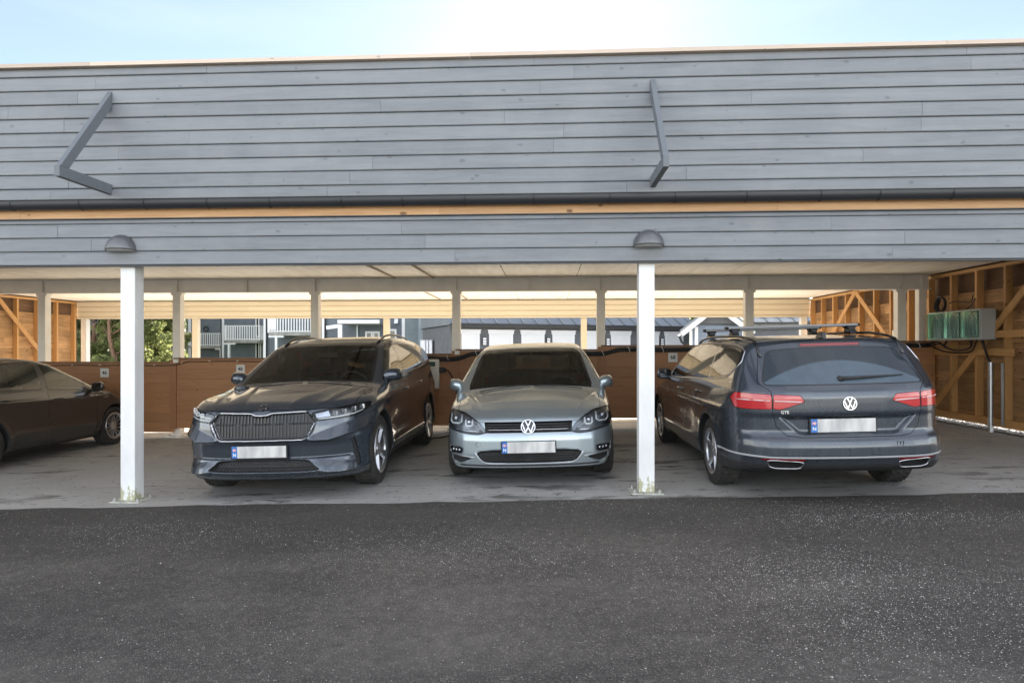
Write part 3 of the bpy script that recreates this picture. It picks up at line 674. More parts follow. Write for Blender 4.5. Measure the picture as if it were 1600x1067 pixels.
o = mb.build('junction_box', M['plasticw'], None, bevel=.006); tagp(o, 'pair of small white boxes on the sunlit studs behind the wagon', 'junction box')
mb = MB(); mb.tube([(6.40, 9.36, .32), (6.40, 9.36, 1.2)], .018, 8); o = mb.build('corrugated_hose', M['plasticg'], None, smooth=True); tagp(o, 'grey cable hose beside the steel pipe on the right wall', 'hose')

# ---------------------------------------------------------------- litter
mb = MB(); c = (2.72, 5.05); z = zs(2.72)-.01; mb.add([(c[0]-.05,c[1],z+.004),(c[0]+.03,c[1]-.02,z+.004),(c[0]+.055,c[1]+.02,z+.012),(c[0]-.03,c[1]+.035,z+.006)], [(0,1,2,3)])
o = mb.build('paper_scrap', M['plasticw']); tagp(o, 'scrap of white paper on the asphalt before the wagon', 'litter'); sm = o.modifiers.new('s', 'SOLIDIFY'); sm.thickness = .001
# ---------------------------------------------------------------- the housing estate seen through the open back
GR = M['hgrey']
def win(parent, x0, x1, z0, z1, Y, fr=.07, name='window', mull=0):
    mb = MB(); a = fr
    mb.box(x0-a, x1+a, Y-.05, Y-.005, z1, z1+a); mb.box(x0-a, x1+a, Y-.06, Y-.005, z0-a, z0); mb.box(x0-a, x0, Y-.05, Y-.005, z0, z1); mb.box(x1, x1+a, Y-.05, Y-.005, z0, z1)
    for k in range(mull): xm = x0+(x1-x0)*(k+1)/(mull+1); mb.box(xm-.03, xm+.03, Y-.045, Y-.005, z0, z1)
    w = mb.build(name, M['hwhite'], parent); g = MB(); g.box(x0, x1, Y-.02, Y-.006, z0, z1); g.build('pane', M['hwin'], w); return w
def corner(parent, px, Y, z0, z1, w=.16, pipe=None):
    x = at(px, 500, Y).x; mb = MB(); mb.box(x-w/2, x+w/2, Y-.06, Y-.002, z0, z1); mb.build('corner_board', M['hwhite'], parent)
    if pipe:
        xp = at(pipe, 500, Y).x; m = MB(); m.cyl((xp, Y-.12, z0), (xp, Y-.12, z1), .045, n=8); m.build('downpipe', M['black'], parent)
def balcony(parent, pxa, pxb, pytop, pybot, Y, depth=1.5, posts=()):
    a = at(pxa, pybot, Y-depth); b = at(pxb, pybot, Y-depth); zt = at(pxa, pytop, Y-depth).z; zb = a.z; y0 = Y-depth
    mb = MB(); mb.box(a.x, b.x, y0, Y-.01, zb-.28, zb-.06); s = mb.build('balcony', M['hslab'], parent)
    m = MB(); m.box(a.x-.02, b.x+.02, y0-.03, y0+.02, zt-.06, zt); m.box(a.x-.02, b.x+.02, y0-.02, y0+.01, zb-.04, zb+.03)
    m.box(a.x-.02, a.x+.03, y0+.021, Y-.01, zt-.06, zt); m.box(b.x-.03, b.x+.02, y0+.021, Y-.01, zt-.06, zt)
    n = int((b.x-a.x)/.185)
    for k in range(n+1):
        x = a.x+.05+(b.x-a.x-.1)*k/n; m.box(x-.042, x+.042, y0-.045, y0-.031, zb-.06, zt-.02)
    for k in range(int(depth/.155)):
        y = y0+.1+k*.155; m.box(a.x-.035, a.x-.021, y-.035, y+.035, zb-.06, zt-.02); m.box(b.x+.021, b.x+.035, y-.035, y+.035, zb-.06, zt-.02)
    for px in (pxa, pxb): x = a.x if px == pxa else b.x; m.box(x-.06, x+.06, y0-.06, y0+.05, zb-.1, zt+.03)
    m.build('railing', M['hwhite'], s)
    for px in posts:
        x = at(px, 500, y0).x; p = MB(); p.box(x-.08, x+.08, y0+.02, y0+.18, -1.8, zb-.29); p.box(x-.5, x+.5, y0+.03, y0+.16, zb-.40, zb-.281); p.build('balcony_post', M['hwhite'], s)
    return s
def block(name, label, pxa, pxb, Y, depth, ztop, mat, z0=-1.9, cat='house', group='terraced houses beyond the carport', roofh=1.6):
    xa, xb = at(pxa, 500, Y).x, at(pxb, 500, Y).x
    r = thing(name, ((xa+xb)/2, Y, z0), label, cat, group)
    mb = MB(); mb.box(xa, xb, Y, Y+depth, z0, ztop); w = mb.build('wall', mat, r)
    ov = .3; m = MB(); m.add([(xa-.05, Y-ov, ztop-.05), (xb+.05, Y-ov, ztop-.05), (xb+.05, Y+depth+ov, ztop-.05), (xa-.05, Y+depth+ov, ztop-.05), (xa-.05, Y+depth/2, ztop+roofh), (xb+.05, Y+depth/2, ztop+roofh)], [(0,1,5,4), (2,3,4,5), (0,4,3), (1,2,5), (0,3,2,1)]); m.build('roof', M['hroof'], r)
    return r
u1 = block('terraced_house', 'farthest grey terraced house with a white railed balcony and a wreath on the wall', 297, 347, 55, 9, 4.9, GR)
balcony(u1, 287, 345.5, 520.5, 539, 55, 1.5, posts=(344.5,)); corner(u1, 296.5, 55, -1.9, 4.9, .28, pipe=293.6)
c = at(321.5, 514, 54.9); mb = MB(); mb.tube([(c.x+.21*math.cos(t), 54.93, c.z+.21*math.sin(t)) for t in np.linspace(0, 2*PI, 17)[:-1]], .045, 6, closed=True); mb.build('wreath', simple('dark_wreath', (.03,.035,.03), .9), u1)
mb = MB(); a, b = at(211, 540, 57), at(293, 540, 57)
u2 = block('terraced_house', 'grey terraced house with the middle one of three white balconies', 347.5, 412, 49, 9, 5.1, GR)
balcony(u2, 352.5, 405.5, 508.5, 530, 49, 1.5, posts=(357,)); corner(u2, 348.3, 49, -1.9, 5.1, .22, pipe=346.6)
win(u2, at(401, 500, 49).x, at(404, 500, 49).x, 2.4, 4.2, 49); win(u2, at(401, 500, 49).x, at(404, 500, 49).x, 0, 1.9, 49); win(u2, at(408.5, 500, 49).x, at(411, 500, 49).x, .1, 1.9, 49)
u3 = block('terraced_house', 'grey terraced house with the nearest and highest white balcony', 412.5, 503, 42, 9, 5.4, GR)
balcony(u3, 420, 487, 494, 517.5, 42, 1.6, posts=(431,)); corner(u3, 414.5, 42, -1.9, 5.4, .2, pipe=417.5)
mb = MB(); a = at(419, 500, 40.4); mb.box(a.x, a.x+.55, 40.33, 40.355, at(0, 516, 40.4).z, at(0, 492, 40.4).z); mb.build('screen_panel', M['hwhite'], u3)
u4 = block('terraced_house', 'nearest grey terraced house with a covered porch and small white windows', 503.5, 632, 35, 9, 5.6, GR)
corner(u4, 506, 35, -1.9, 5.6, .2, pipe=509)
a, b = at(528, 507, 33.2), at(593, 507, 33.2)
mb = MB(); mb.box(a.x, b.x, 33.2, 34.99, a.z+.02, a.z+.20); p = mb.build('porch_roof', M['hslab'], u4)
mb = MB(); mb.box(a.x-.01, b.x+.01, 33.15, 33.198, a.z+.06, a.z+.24); mb.build('porch_gutter', M['hwhite'], p)
mb = MB(); q = at(531.5, 510, 33.3); mb.box(q.x-.11, q.x+.11, 33.25, 33.43, -1.6, a.z+.019); mb.build('porch_post', M['hwhite'], p)
mb = MB(); q = at(558, 510, 34.9); mb.box(q.x-.035, q.x+.035, 34.9, 34.98, -1.6, a.z+.019); mb.build('porch_post', M['hwhite'], p)
mb = MB(); r1, r2 = at(510, 512, 34.2), at(531, 509, 34.2); mb.beam((r1.x, 34.2, r1.z), (r2.x, 34.2, r2.z), .06, .20, up=(0,0,1)); mb.build('porch_beam', M['hwhite'], p)
zz = at(0, 521, 35).z
for (c0, c1) in ((573.5, 580), (585.5, 591)): win(u4, at(c0, 500, 35).x, at(c1, 500, 35).x, zz-1.3, zz, 35, .09)
win(u4, at(609, 500, 35).x, at(617, 500, 35).x, -.1, at(0, 518, 35).z, 35, .10)
q = at(619, 502, 34.9); mb = MB(); mb.prism([(34.80, q.z-.12), (34.98, q.z-.12), (34.98, q.z+.14), (34.93, q.z+.14)], q.x-.10, q.x+.10); mb.build('wall_lantern', M['hwhite'], u4)
corner(u4, 631.3, 35, -1.9, 5.6, .22)
u5 = block('gable_house', 'teal grey board house end beside the pale gable', 632.5, 658, 34.4, 8, 5.6, M['hteal'])
corner(u5, 657.8, 34.4, -1.9, 5.6, .05)
# pale gable with white barge board
g = thing('gable_house', (at(680, 500, 30.6).x, 30.6, -1.6), 'pale grey gable wall with a white sloping barge board and bins in front', 'house', 'terraced houses beyond the carport')
xa, xb = at(657, 500, 31).x, at(699, 500, 31).x; ze = at(0, 512, 31).z; mb = MB()
mb.add([(xa, 31, -1.8), (xb, 31, -1.8), (xb, 31, ze), (xb-.55, 31, ze+.55), (xa, 31, ze+2.6), (xa, 38, -1.8), (xb, 38, -1.8), (xb, 38, ze), (xb-.55, 38, ze+.55), (xa, 38, ze+2.6)], [(0,1,2,3,4), (9,8,7,6,5), (1,6,7,2), (2,7,8,3), (3,8,9,4), (0,4,9,5), (0,5,6,1)])
mb.build('wall', M['hlight'], g)
mb = MB(); mb.beam((xb-1.2, 30.93, ze+1.33), (xb+.22, 30.93, ze-.12), .08, .24, up=(0,0,1)); mb.box(xb-.16, xb+.02, 30.93, 30.99, -1.8, ze-.02); mb.build('barge_board', M['hwhite'], g)
mb = MB(); mb.beam((xb-1.3, 34.3, ze+1.62), (xb+.34, 34.3, ze-.02), 6.9, .10, up=(0,0,1)); mb.build('roof', M['hroof'], g)
mb = MB(); mb.tube([(xb+.30, 30.8, ze-.05), (xb+.28, 30.85, ze-.35), (xb+.10, 30.85, ze-.75), (xb+.10, 30.85, -1.7)], .05, 8); mb.build('downpipe', M['black'], g); g.rotation_euler = (0, 0, .20)
for k, (c0, c1) in enumerate(((656.5, 665), (665.5, 669.5), (670, 675.5))):
    x0, x1 = at(c0, 500, 28.5).x, at(c1, 500, 28.5).x; zt = at(0, 532.5, 28.5).z; mb = MB(); mb.box(x0+.01, x1-.01, 28.5, 29.1, -1.3, zt-.03); mb.box(x0, x1, 28.47, 29.13, zt-.029, zt+.02)
    o = mb.build('white_cupboard', M['hwhite'], None, bevel=.02); tagp(o, ['wide white outdoor cupboard before the pale gable, leftmost of three', 'narrow white outdoor cupboard, middle one of the three before the pale gable', 'white outdoor cupboard before the pale gable, rightmost of three'][k], 'cupboard', 'white cupboards beside the gable')
# row of store doors under a standing seam roof
A = at(703, 500, 26.0); B = at(1076, 500, 30.5); A.z = B.z = 0; d = (B-A).normalized(); nrm = Vector((d.y, -d.x, 0))          # toward the camera
st = thing('store_row', ((A.x+B.x)/2, (A.y+B.y)/2, -1.6), 'long grey storage building with white doors and a standing seam roof', 'shed')
zt = at(0, 512.0, 26).z; Lw = (B-A).length
def along(mb, s0, s1, o0, o1, z0, z1):
    v = []
    for z in (z0, z1):
        for (s_, o_) in ((s0, o0), (s1, o0), (s1, o1), (s0, o1)): p_ = A+d*s_+nrm*o_; v.append((p_.x, p_.y, z))
    mb.add(v, [(0,3,2,1),(4,5,6,7),(0,1,5,4),(1,2,6,5),(2,3,7,6),(3,0,4,7)])
mb = MB(); along(mb, 0, Lw, -5.5, 0, -1.8, zt+.05); mb.build('wall', M['hshed'], st)
def s_of(px):
    # station along the wall hit by a photo column
    u = (px-800)/1000.; D = Vector((u*_c-_s, u*_s+_c, 0)); den = D.x*d.y-D.y*d.x; t = (A.x*d.y-A.y*d.x)/den; P = D*t; return (P-A).dot(d)
for (c0, c1) in ((719.5, 750.5), (762.5, 802.5), (813, 851.5), (861.5, 898.5), (909, 945), (953.0, 985.5), (997, 1030), (1037.5, 1068)):
    s0, s1 = s_of(c0), s_of(c1); w = s1-s0; top = zt-.13
    m = MB(); along(m, s0, s1, .002, .05, top-.14, top); along(m, s0-.03, s1+.03, .002, .07, top, top+.035); along(m, s0+.04, s0+.14, .002, .045, -1.3, top-.141); along(m, s1-.14, s1-.04, .002, .045, -1.3, top-.141)
    dr = m.build('door_frame', M['hwhite'], st); m = MB(); along(m, s0+.142, s1-.142, .004, .03, -1.3, top-.143); dd = m.build('door', M['hdoor'], dr)
    m = MB(); along(m, s1-.22, s1-.20, .031, .07, top-1.05, top-.75); m.build('handle', M['zinc'], dr)
for c0 in (756.3, 856.0, 948.8, 1033.3):
    s0 = s_of(c0); m = MB(); along(m, s0-.085, s0+.085, .004, .08, zt-.74, zt-.42); lp = m.build('door_lamp', M['black'], st)
    m = MB()
    for q in range(3): along(m, s0-.07, s0+.07, .081, .095, zt-.73+q*.105, zt-.65+q*.105)
    m.build('lamp_glass', M['hwhite'], lp)
def rp(s_, o_, z): p_ = A+d*s_+nrm*o_; return (p_.x, p_.y, z)
mb = MB(); rz = zt+.12; mb.add([rp(-.1,.45,rz), rp(Lw+.2,.45,rz), rp(Lw+.2,-2.75,rz+1.78), rp(-.1,-2.75,rz+1.78), rp(Lw+.2,-5.9,rz), rp(-.1,-5.9,rz), rp(-.1,.45,rz-.04), rp(Lw+.2,.45,rz-.04), rp(Lw+.2,-5.9,rz-.04), rp(-.1,-5.9,rz-.04)],
    [(0,1,2,3),(3,2,4,5),(6,9,8,7),(0,6,7,1),(1,7,8,4,2),(0,3,5,9,6)]); rf = mb.build('roof', M['hroof'], st)
s_ = .1
while s_ < Lw:
    m = MB(); m.beam(rp(s_,.46,rz+.03), rp(s_,-2.75,rz+1.81), .035, .055, up=(0,0,1)); m.build('roof_seam', M['hroof'], rf)
    if s_ > Lw*.52 and int(s_/.6) % 1 == 0: m = MB(); m.beam(rp(s_-.25,-.95,rz+.87), rp(s_+.28,-.95,rz+.87), .05, .05); m.build('snow_guard', M['black'], rf)
    s_ += .60
mb = MB(); along(mb, -.1, Lw+.2, .46, .56, rz-.10, rz+.02); mb.build('gutter', M['black'], st); mb = MB(); along(mb, -.1, Lw+.1, .01, .44, zt-.01, zt+.045); mb.build('soffit', M['hshed'], st)
# blue grey gabled shed
Ys = 24.5; xa, xb = at(1079, 500, Ys).x, at(1163, 500, Ys).x; xm = (xa+xb)/2; ze = at(0, 517, Ys).z; sl = .80
sh = thing('gabled_shed', (xm, Ys, -1.2), 'blue grey boarded shed with white barge boards facing the carport', 'shed')
mb = MB(); h_ = (xb-xa)/2*sl; zsp = at(0, 508, Ys).z
mb.add([(xa, Ys, -1.4), (xb, Ys, -1.4), (xb, Ys, ze), (xm, Ys, ze+h_), (xa, Ys, ze), (xa, Ys+6, -1.4), (xb, Ys+6, -1.4), (xb, Ys+6, ze), (xm, Ys+6, ze+h_), (xa, Ys+6, ze)], [(0,1,2,3,4), (9,8,7,6,5), (1,6,7,2), (0,4,9,5)]); mb.build('wall', M['hblue'], sh)
mb = MB(); x0_, x1_ = at(1090, 500, Ys).x, at(1158, 500, Ys).x
hz = (xb-xm)*sl
mb.add([(xa+.25, Ys-.03, zsp), (xb-.2, Ys-.03, zsp), (xb-.2, Ys-.03, min(zsp+.02, ze+.15)), (xm+.1, Ys-.03, ze+h_-.15), (xm-.1, Ys-.03, ze+h_-.15), (xa+.25, Ys-.03, ze+.2)], [(0,1,2,3,4,5)]); gb = mb.build('gable_boarding', M['hshed'], sh); sm = gb.modifiers.new('s','SOLIDIFY'); sm.thickness = .025
for sg in (-1, 1):
    xe = xm+sg*((xb-xa)/2+.28); zE = ze-.28*sl
    m = MB(); m.beam((xm, Ys-.42, ze+h_+.05), (xe, Ys-.42, zE+.05), .04, .17, up=(0,0,1)); m.build('barge_board', M['hwhite'], sh)
    m = MB(); m.beam((xm, Ys+2.9, ze+h_+.22), (xe+sg*.05, Ys+2.9, zE+.17), 6.7, .07, up=(0,0,1)); m.build('roof', M['hroof'], sh)
mb = MB(); mb.box(xa-.02, xa+.09, Ys-.04, Ys-.005, -1.4, ze); mb.box(xa+.18, xa+.30, Ys-.05, Ys-.005, -1.4, ze+.12); mb.box(xb-.12, xb+.02, Ys-.04, Ys-.005, -1.4, ze); mb.build('corner_board', M['hwhite'], sh)
mb = MB(); mb.tube([(xa-.38, Ys-.3, ze-.2), (xa-.3, Ys-.2, ze-.45), (xa-.1, Ys-.12, ze-.65), (xa-.1, Ys-.12, -1.3)], .045, 8); mb.build('downpipe', M['black'], sh); sh.rotation_euler = (0, 0, -math.atan2(xm, Ys)*1.08)
# low building farther right with a pale band under its metal roof
Yr = 29.0; xa, xb = at(1166, 500, Yr).x, at(1292, 500, Yr).x; z1 = at(0, 508.5, Yr).z
lb = thing('low_building', ((xa+xb)/2, Yr, -1.2), 'low dark building with a pale fascia and a bright standing seam roof behind the wagon', 'building')
mb = MB(); mb.box(xa, xb, Yr, Yr+6, -1.4, z1-.14); mb.build('wall', M['hshed'], lb); mb = MB(); mb.box(xa-.05, xb, Yr-.35, Yr-.30, z1-.15, z1+.0); mb.build('fascia', M['hslab'], lb)
mb = MB(); mb.beam(((xa+xb)/2, Yr-.42, z1+.03), ((xa+xb)/2, Yr+3, z1+1.45), (xb-xa)+.2, .05, up=(0,0,1)); rf2 = mb.build('roof', M['hroof'], lb)
x_ = xa+.2
while x_ < xb: m = MB(); m.beam((x_, Yr-.44, z1+.075), (x_, Yr+3, z1+1.50), .035, .06); m.build('roof_seam', M['hroof'], rf2); m = MB(); m.beam((x_-.2, Yr+.9, z1+.66), (x_+.2, Yr+.9, z1+.66), .05, .05); m.build('snow_guard', M['black'], rf2); x_ += .6
mb = MB(); mb.box(xa-.1, xb, Yr-.54, Yr-.42, z1-.02, z1+.06); mb.build('gutter', M['black'], lb)

# trees: tapered trunk, limbs, leaf faces through the crown
def tree(x, y, z0, H, R, leaf, label, kind='broad', nleaf=5200, name='tree', trunk=.18, base=.12, seed=0, lsz=.085):
    r = np.random.default_rng(seed); t = thing(name, (x, y, z0), label, 'tree', 'trees beyond the carport')
    mb = MB(); pts = []; rad = []
    for k in range(9): f_ = k/8; pts.append((.15*math.sin(k*1.3+seed), .15*math.cos(k*.9+seed), H*.93*f_)); rad.append(trunk*(1-.85*f_))
    mb.tube(pts, rad, 8); limbs = []
    for k in range(16 if kind == 'broad' else 22):
        f_ = base+.1+(.85-base)*k/(16 if kind == 'broad' else 22); a = r.uniform(0, 6.28); zz = H*f_; ln = R*(.95-.55*f_ if kind != 'broad' else .85*math.sin(PI*min(.98, .25+f_*.75)))
        e = (ln*math.cos(a), ln*math.sin(a), zz+ln*(.55 if kind == 'broad' else -.12)); m_ = (e[0]*.5, e[1]*.5, zz+ln*(.35 if kind == 'broad' else .0)); limbs.append((m_, e))
        mb.tube([(0, 0, zz), m_, e], [trunk*.32, trunk*.2, trunk*.05], 5)
    mb.build('trunk', M['bark'], t, smooth=True, local=True)
    C_ = []
    for m_, e in limbs:
        for q in range(4): w = r.uniform(.3, 1.1); C_.append((e[0]*w+r.normal(0, R*.12), e[1]*w+r.normal(0, R*.12), m_[2]*(1-w)+e[2]*w+r.normal(0, R*.14), R*r.uniform(.12, .26)))
    C_ = np.array(C_); idx = r.integers(0, len(C_), nleaf); dirs = r.normal(0, 1, (nleaf, 3)); dirs /= np.linalg.norm(dirs, axis=1)[:,None]
    P_ = C_[idx,:3] + dirs*(C_[idx,3]*r.uniform(.2, 1.0, nleaf)**.5)[:,None]*np.array([1,1,.75])
    n1 = r.normal(0, 1, (nleaf, 3)); n1 /= np.linalg.norm(n1, axis=1)[:,None]; n2 = np.cross(n1, r.normal(0, 1, (nleaf, 3))); n2 /= np.linalg.norm(n2, axis=1)[:,None]
    s = r.uniform(.6, 1.3, nleaf)[:,None]*lsz; V_ = np.stack([P_+n1*s*1.3, P_+n2*s*.7, P_-n1*s*1.3, P_-n2*s*.7], 1).reshape(-1, 3)
    me = bpy.data.meshes.new('crown'); me.from_pydata(V_.tolist(), [], (np.arange(nleaf*4).reshape(-1, 4)).tolist())
    a_ = me.attributes.new('rnd', 'FLOAT', 'FACE'); a_.data.foreach_set('value', np.clip(r.uniform(0, 1, len(C_))[idx]*.6+r.uniform(0, .4, nleaf), 0, 1)); me.materials.append(leaf)
    o = bpy.data.objects.new('crown', me); COL.objects.link(o); o.parent = t; return t
T_ = [(142, 40, 11, 3.0, 'leafb', 'broad', 'mid green broadleaf tree beyond the far left corner post'), (163, 52, 14, 2.4, 'leafc', 'pine', 'dark thin conifer, second tree from the left beyond the carport'),
      (176, 38, 9, 2.6, 'leafa', 'broad', 'yellow green bushy tree seen left of the left white post'), (189, 47, 15, 2.6, 'leafc', 'pine', 'pine with a bare reddish trunk just left of the left white post'),
      (208, 45, 12, 3.2, 'leafb', 'broad', 'mid green tree mostly hidden by the left white post'), (232, 40, 10, 2.8, 'leafa', 'broad', 'bright yellow green tree just right of the left white post'),
      (239, 50, 15, 2.5, 'leafc', 'pine', 'tall pine with a straight grey trunk right of the left white post'), (243, 42, 9, 2.4, 'leafa', 'broad', 'yellow green tree left of the houses behind the second inner post'),
      (120, 48, 12, 3.2, 'leafb', 'broad', 'green tree behind the left end wall'), (256, 47, 8, 1.5, 'leafa', 'broad', 'small light green tree at the foot of the terraced houses')]
for i, (px, Y, H, R, lf, kd, lab) in enumerate(T_):
    p = at(px, 545, Y); tree(p.x, Y, -2.2, H, R, M[lf], lab, kd, 9000 if kd == 'broad' else 6500, 'broadleaf_tree' if kd == 'broad' else 'pine_tree', .20 if kd == 'broad' else .17, .05 if kd == 'broad' else .2, i+3, .10)
for i, (px, Y, H, R) in enumerate(((1055, 48, 7.2, 2.6), (1072, 52, 7.8, 2.6))):
    p = at(px, 545, Y); tree(p.x, Y, -1.2, H, R, M['leafa' if i == 0 else 'leafb'], ['yellow green tree top over the storage roof, left of a darker one', 'darker green tree top over the storage roof near the blue grey shed'][i], 'broad', 5000, 'broadleaf_tree', .2, .1, 40+i, .11)
# far woodland closing the view behind the trees
n = 60000; r = np.random.default_rng(99); px_ = r.uniform(-60, 60, n); ctr = np.array([(r.uniform(-75, 10), r.uniform(66, 84), r.uniform(-2, 8), r.uniform(1.2, 2.8)) for _ in range(420)]); ix = r.integers(0, 420, n)
dd = r.normal(0, 1, (n, 3)); dd /= np.linalg.norm(dd, axis=1)[:,None]; P_ = ctr[ix,:3]+dd*(ctr[ix,3]*r.uniform(.3,1,n)**.5)[:,None]; n1 = r.normal(0,1,(n,3)); n1 /= np.linalg.norm(n1,axis=1)[:,None]; n2 = np.cross(n1, r.normal(0,1,(n,3))); n2 /= np.linalg.norm(n2,axis=1)[:,None]; s = r.uniform(.15,.34,n)[:,None]
V_ = np.stack([P_+n1*s, P_+n2*s*.7, P_-n1*s, P_-n2*s*.7], 1).reshape(-1,3); me = bpy.data.meshes.new('woodland'); me.from_pydata(V_.tolist(), [], np.arange(n*4).reshape(-1,4).tolist())
a_ = me.attributes.new('rnd','FLOAT','FACE'); a_.data.foreach_set('value', np.clip(r.uniform(0,1,420)[ix]*.7+r.uniform(0,.3,n),0,1)); me.materials.append(M['leafb']); o = bpy.data.objects.new('woodland', me); COL.objects.link(o); o['kind'] = 'stuff'; o['label'] = 'green woodland closing the view behind the trees on the left'; o['category'] = 'woodland'
# ---------------------------------------------------------------- implicit car bodies
def tab(pts, sm=0.0, n=1200):
    P = np.array(pts, float); t = np.linspace(P[0,0], P[-1,0], n); v = np.interp(t, P[:,0], P[:,1])
    if sm:
        s = sm/(t[1]-t[0]); k = int(3*s)+1; g = np.exp(-.5*(np.arange(-k, k+1)/s)**2); g /= g.sum()
        v = np.convolve(np.pad(v, k, mode='reflect', reflect_type='odd'), g, 'valid')
    return lambda q: np.interp(q, t, v)
def smax(a, b, k):
    h = np.maximum(k-np.abs(a-b), 0)/k; return np.maximum(a, b) + h*h*k*.25
def sstep(e0, e1, x):
    t = np.clip((x-e0)/(e1-e0), 0, 1); return t*t*(3-2*t)
def psdf(px, py, poly):
    P = np.array(poly, float); n = len(P); d = np.full(np.broadcast(px, py).shape, 1e9); s = np.ones_like(d)
    for i in range(n):
        a, b = P[i], P[i-1]; ex, ey = b-a; wx = px-a[0]; wy = py-a[1]
        t = np.clip((wx*ex+wy*ey)/(ex*ex+ey*ey+1e-12), 0, 1); dx = wx-ex*t; dy = wy-ey*t; d = np.minimum(d, dx*dx+dy*dy)
        c1 = py >= a[1]; c2 = py < b[1]; c3 = ex*wy > ey*wx
        s = np.where((c1 & c2 & c3) | (~c1 & ~c2 & ~c3), -s, s)
    return s*np.sqrt(d)
def chaikin(P, it=2, w=.25):
    for _ in range(it):
        Q = []
        for i in range(len(P)):
            a, b = np.array(P[i]), np.array(P[(i+1) % len(P)]); Q += [tuple(a*(1-w)+b*w), tuple(a*w+b*(1-w))]
        P = Q
    return P
def nets(f, lo, hi, h):
    ax = [np.arange(lo[i], hi[i]+h, h) for i in range(3)]
    V = f(ax[0][:,None,None], ax[1][None,:,None], ax[2][None,None,:]).astype(np.float32)
    S = (V < 0); nx, ny, nz = S.shape; c = np.zeros((nx-1, ny-1, nz-1), np.int8)
    for i in (0,1):
        for j in (0,1):
            for k in (0,1): c += S[i:nx-1+i, j:ny-1+j, k:nz-1+k]
    act = (c > 0) & (c < 8); idx = np.full(act.shape, -1, np.int64); idx[act] = np.arange(act.sum())
    I = np.argwhere(act); P = np.array(lo)+ (I+.5)*h; Q = []
    for a in range(3):
        A = S.take(range(0, S.shape[a]-1), a); B = S.take(range(1, S.shape[a]), a); e = np.argwhere(A != B)
        b, cc = (a+1) % 3, (a+2) % 3
        ok = (e[:,b] > 0) & (e[:,cc] > 0) & (e[:,b] < act.shape[b]) & (e[:,cc] < act.shape[cc]); e = e[ok]
        ins = S[e[:,0], e[:,1], e[:,2]]
        def cell(db, dc):
            q = e.copy(); q[:,b] -= db; q[:,cc] -= dc; return idx[q[:,0], q[:,1], q[:,2]]
        q = np.stack([cell(1,1), cell(0,1), cell(0,0), cell(1,0)], 1); q[~ins] = q[~ins][:, ::-1]; Q.append(q)
    Q = np.concatenate(Q); return P, Q
def grad(f, P, e):
    g = np.zeros_like(P)
    for a in range(3):
        d = np.zeros(3); d[a] = e; A = P+d; B = P-d
        g[:,a] = (f(A[:,0],A[:,1],A[:,2]) - f(B[:,0],B[:,1],B[:,2]))/(2*e)
    return g
def surface(f, lo, hi, h):
    P, Q = nets(f, lo, hi, h)
    for it in range(7):
        v = f(P[:,0], P[:,1], P[:,2]); g = grad(f, P, .002); n2 = (g*g).sum(1)+1e-9
        st = g*(v/n2)[:,None]; l = np.sqrt((st*st).sum(1)); m = np.minimum(1, h*.5/(l+1e-9)); P = P - st*(m*.95)[:,None]
        if it < 4:                                  # light tangential relaxation keeps quads even
            nb = np.zeros_like(P); cn = np.zeros(len(P))
            for a in range(4):
                np.add.at(nb, Q[:,a], P[Q[:,(a+1) % 4]]); np.add.at(cn, Q[:,a], 1)
                np.add.at(nb, Q[:,a], P[Q[:,a-1]]); np.add.at(cn, Q[:,a], 1)
            dl = nb/np.maximum(cn, 1)[:,None] - P; N = g/np.sqrt(n2)[:,None]; dl -= N*(dl*N).sum(1)[:,None]; P = P + dl*.4
    g = grad(f, P, .004); N = g/(np.linalg.norm(g, axis=1)[:,None]+1e-9)
    a, b, c, d = P[Q[:,0]], P[Q[:,1]], P[Q[:,2]], P[Q[:,3]]
    s = np.linalg.norm(a-c, axis=1) < np.linalg.norm(b-d, axis=1)
    T = np.concatenate([np.where(s[:,None], Q[:,[0,1,2]], Q[:,[0,1,3]]), np.where(s[:,None], Q[:,[0,2,3]], Q[:,[1,2,3]])])
    return P, N, T
def split(Ms, dfun, maskf=None):
    """cut a (V,N,T) mesh along dfun = 0; returns inside (d<0), outside"""
    V, N, T = Ms; d = dfun(V[:,0], V[:,1], V[:,2]); d = np.where(np.abs(d) < 2e-5, 2e-5, d)
    if maskf is not None:
        C = V[T].mean(1); G = N[T].mean(1); mk = maskf(C, G)
    else: mk = np.ones(len(T), bool)
    s = d[T] < 0; k = s.sum(1); ins = T[mk & (k == 3)]; outs = T[(~mk) | (k == 0)]
    mix = mk & (k > 0) & (k < 3); X = T[mix]; sx = s[mix]; kk = k[mix]
    if len(X) == 0: return (V, N, ins), (V, N, outs)
    odd = np.where((kk == 1)[:,None], sx, ~sx); o = odd.argmax(1); r = np.arange(len(X))
    a, b, c = X[r, o], X[r, (o+1) % 3], X[r, (o+2) % 3]
    def cut(p, q):
        sw = p > q; pp = np.where(sw, q, p); qq = np.where(sw, p, q); t = d[pp]/(d[pp]-d[qq]); t = t[:,None]
        n = N[pp]*(1-t)+N[qq]*t; return V[pp]*(1-t)+V[qq]*t, n/(np.linalg.norm(n, axis=1)[:,None]+1e-9)
    v1, n1 = cut(a, b); v2, n2 = cut(a, c); m = len(X); base = len(V)
    V = np.concatenate([V, v1, v2]); N = np.concatenate([N, n1, n2]); p = base+r; q = base+m+r
    tip = np.stack([a, p, q], 1); qd = np.concatenate([np.stack([p, b, c], 1), np.stack([p, c, q], 1)]); one = kk == 1; one2 = np.concatenate([one, one])
    ins = np.concatenate([ins, tip[one], qd[~one2]]); outs = np.concatenate([outs, tip[~one], qd[one2]])
    return (V, N, ins), (V, N, outs)
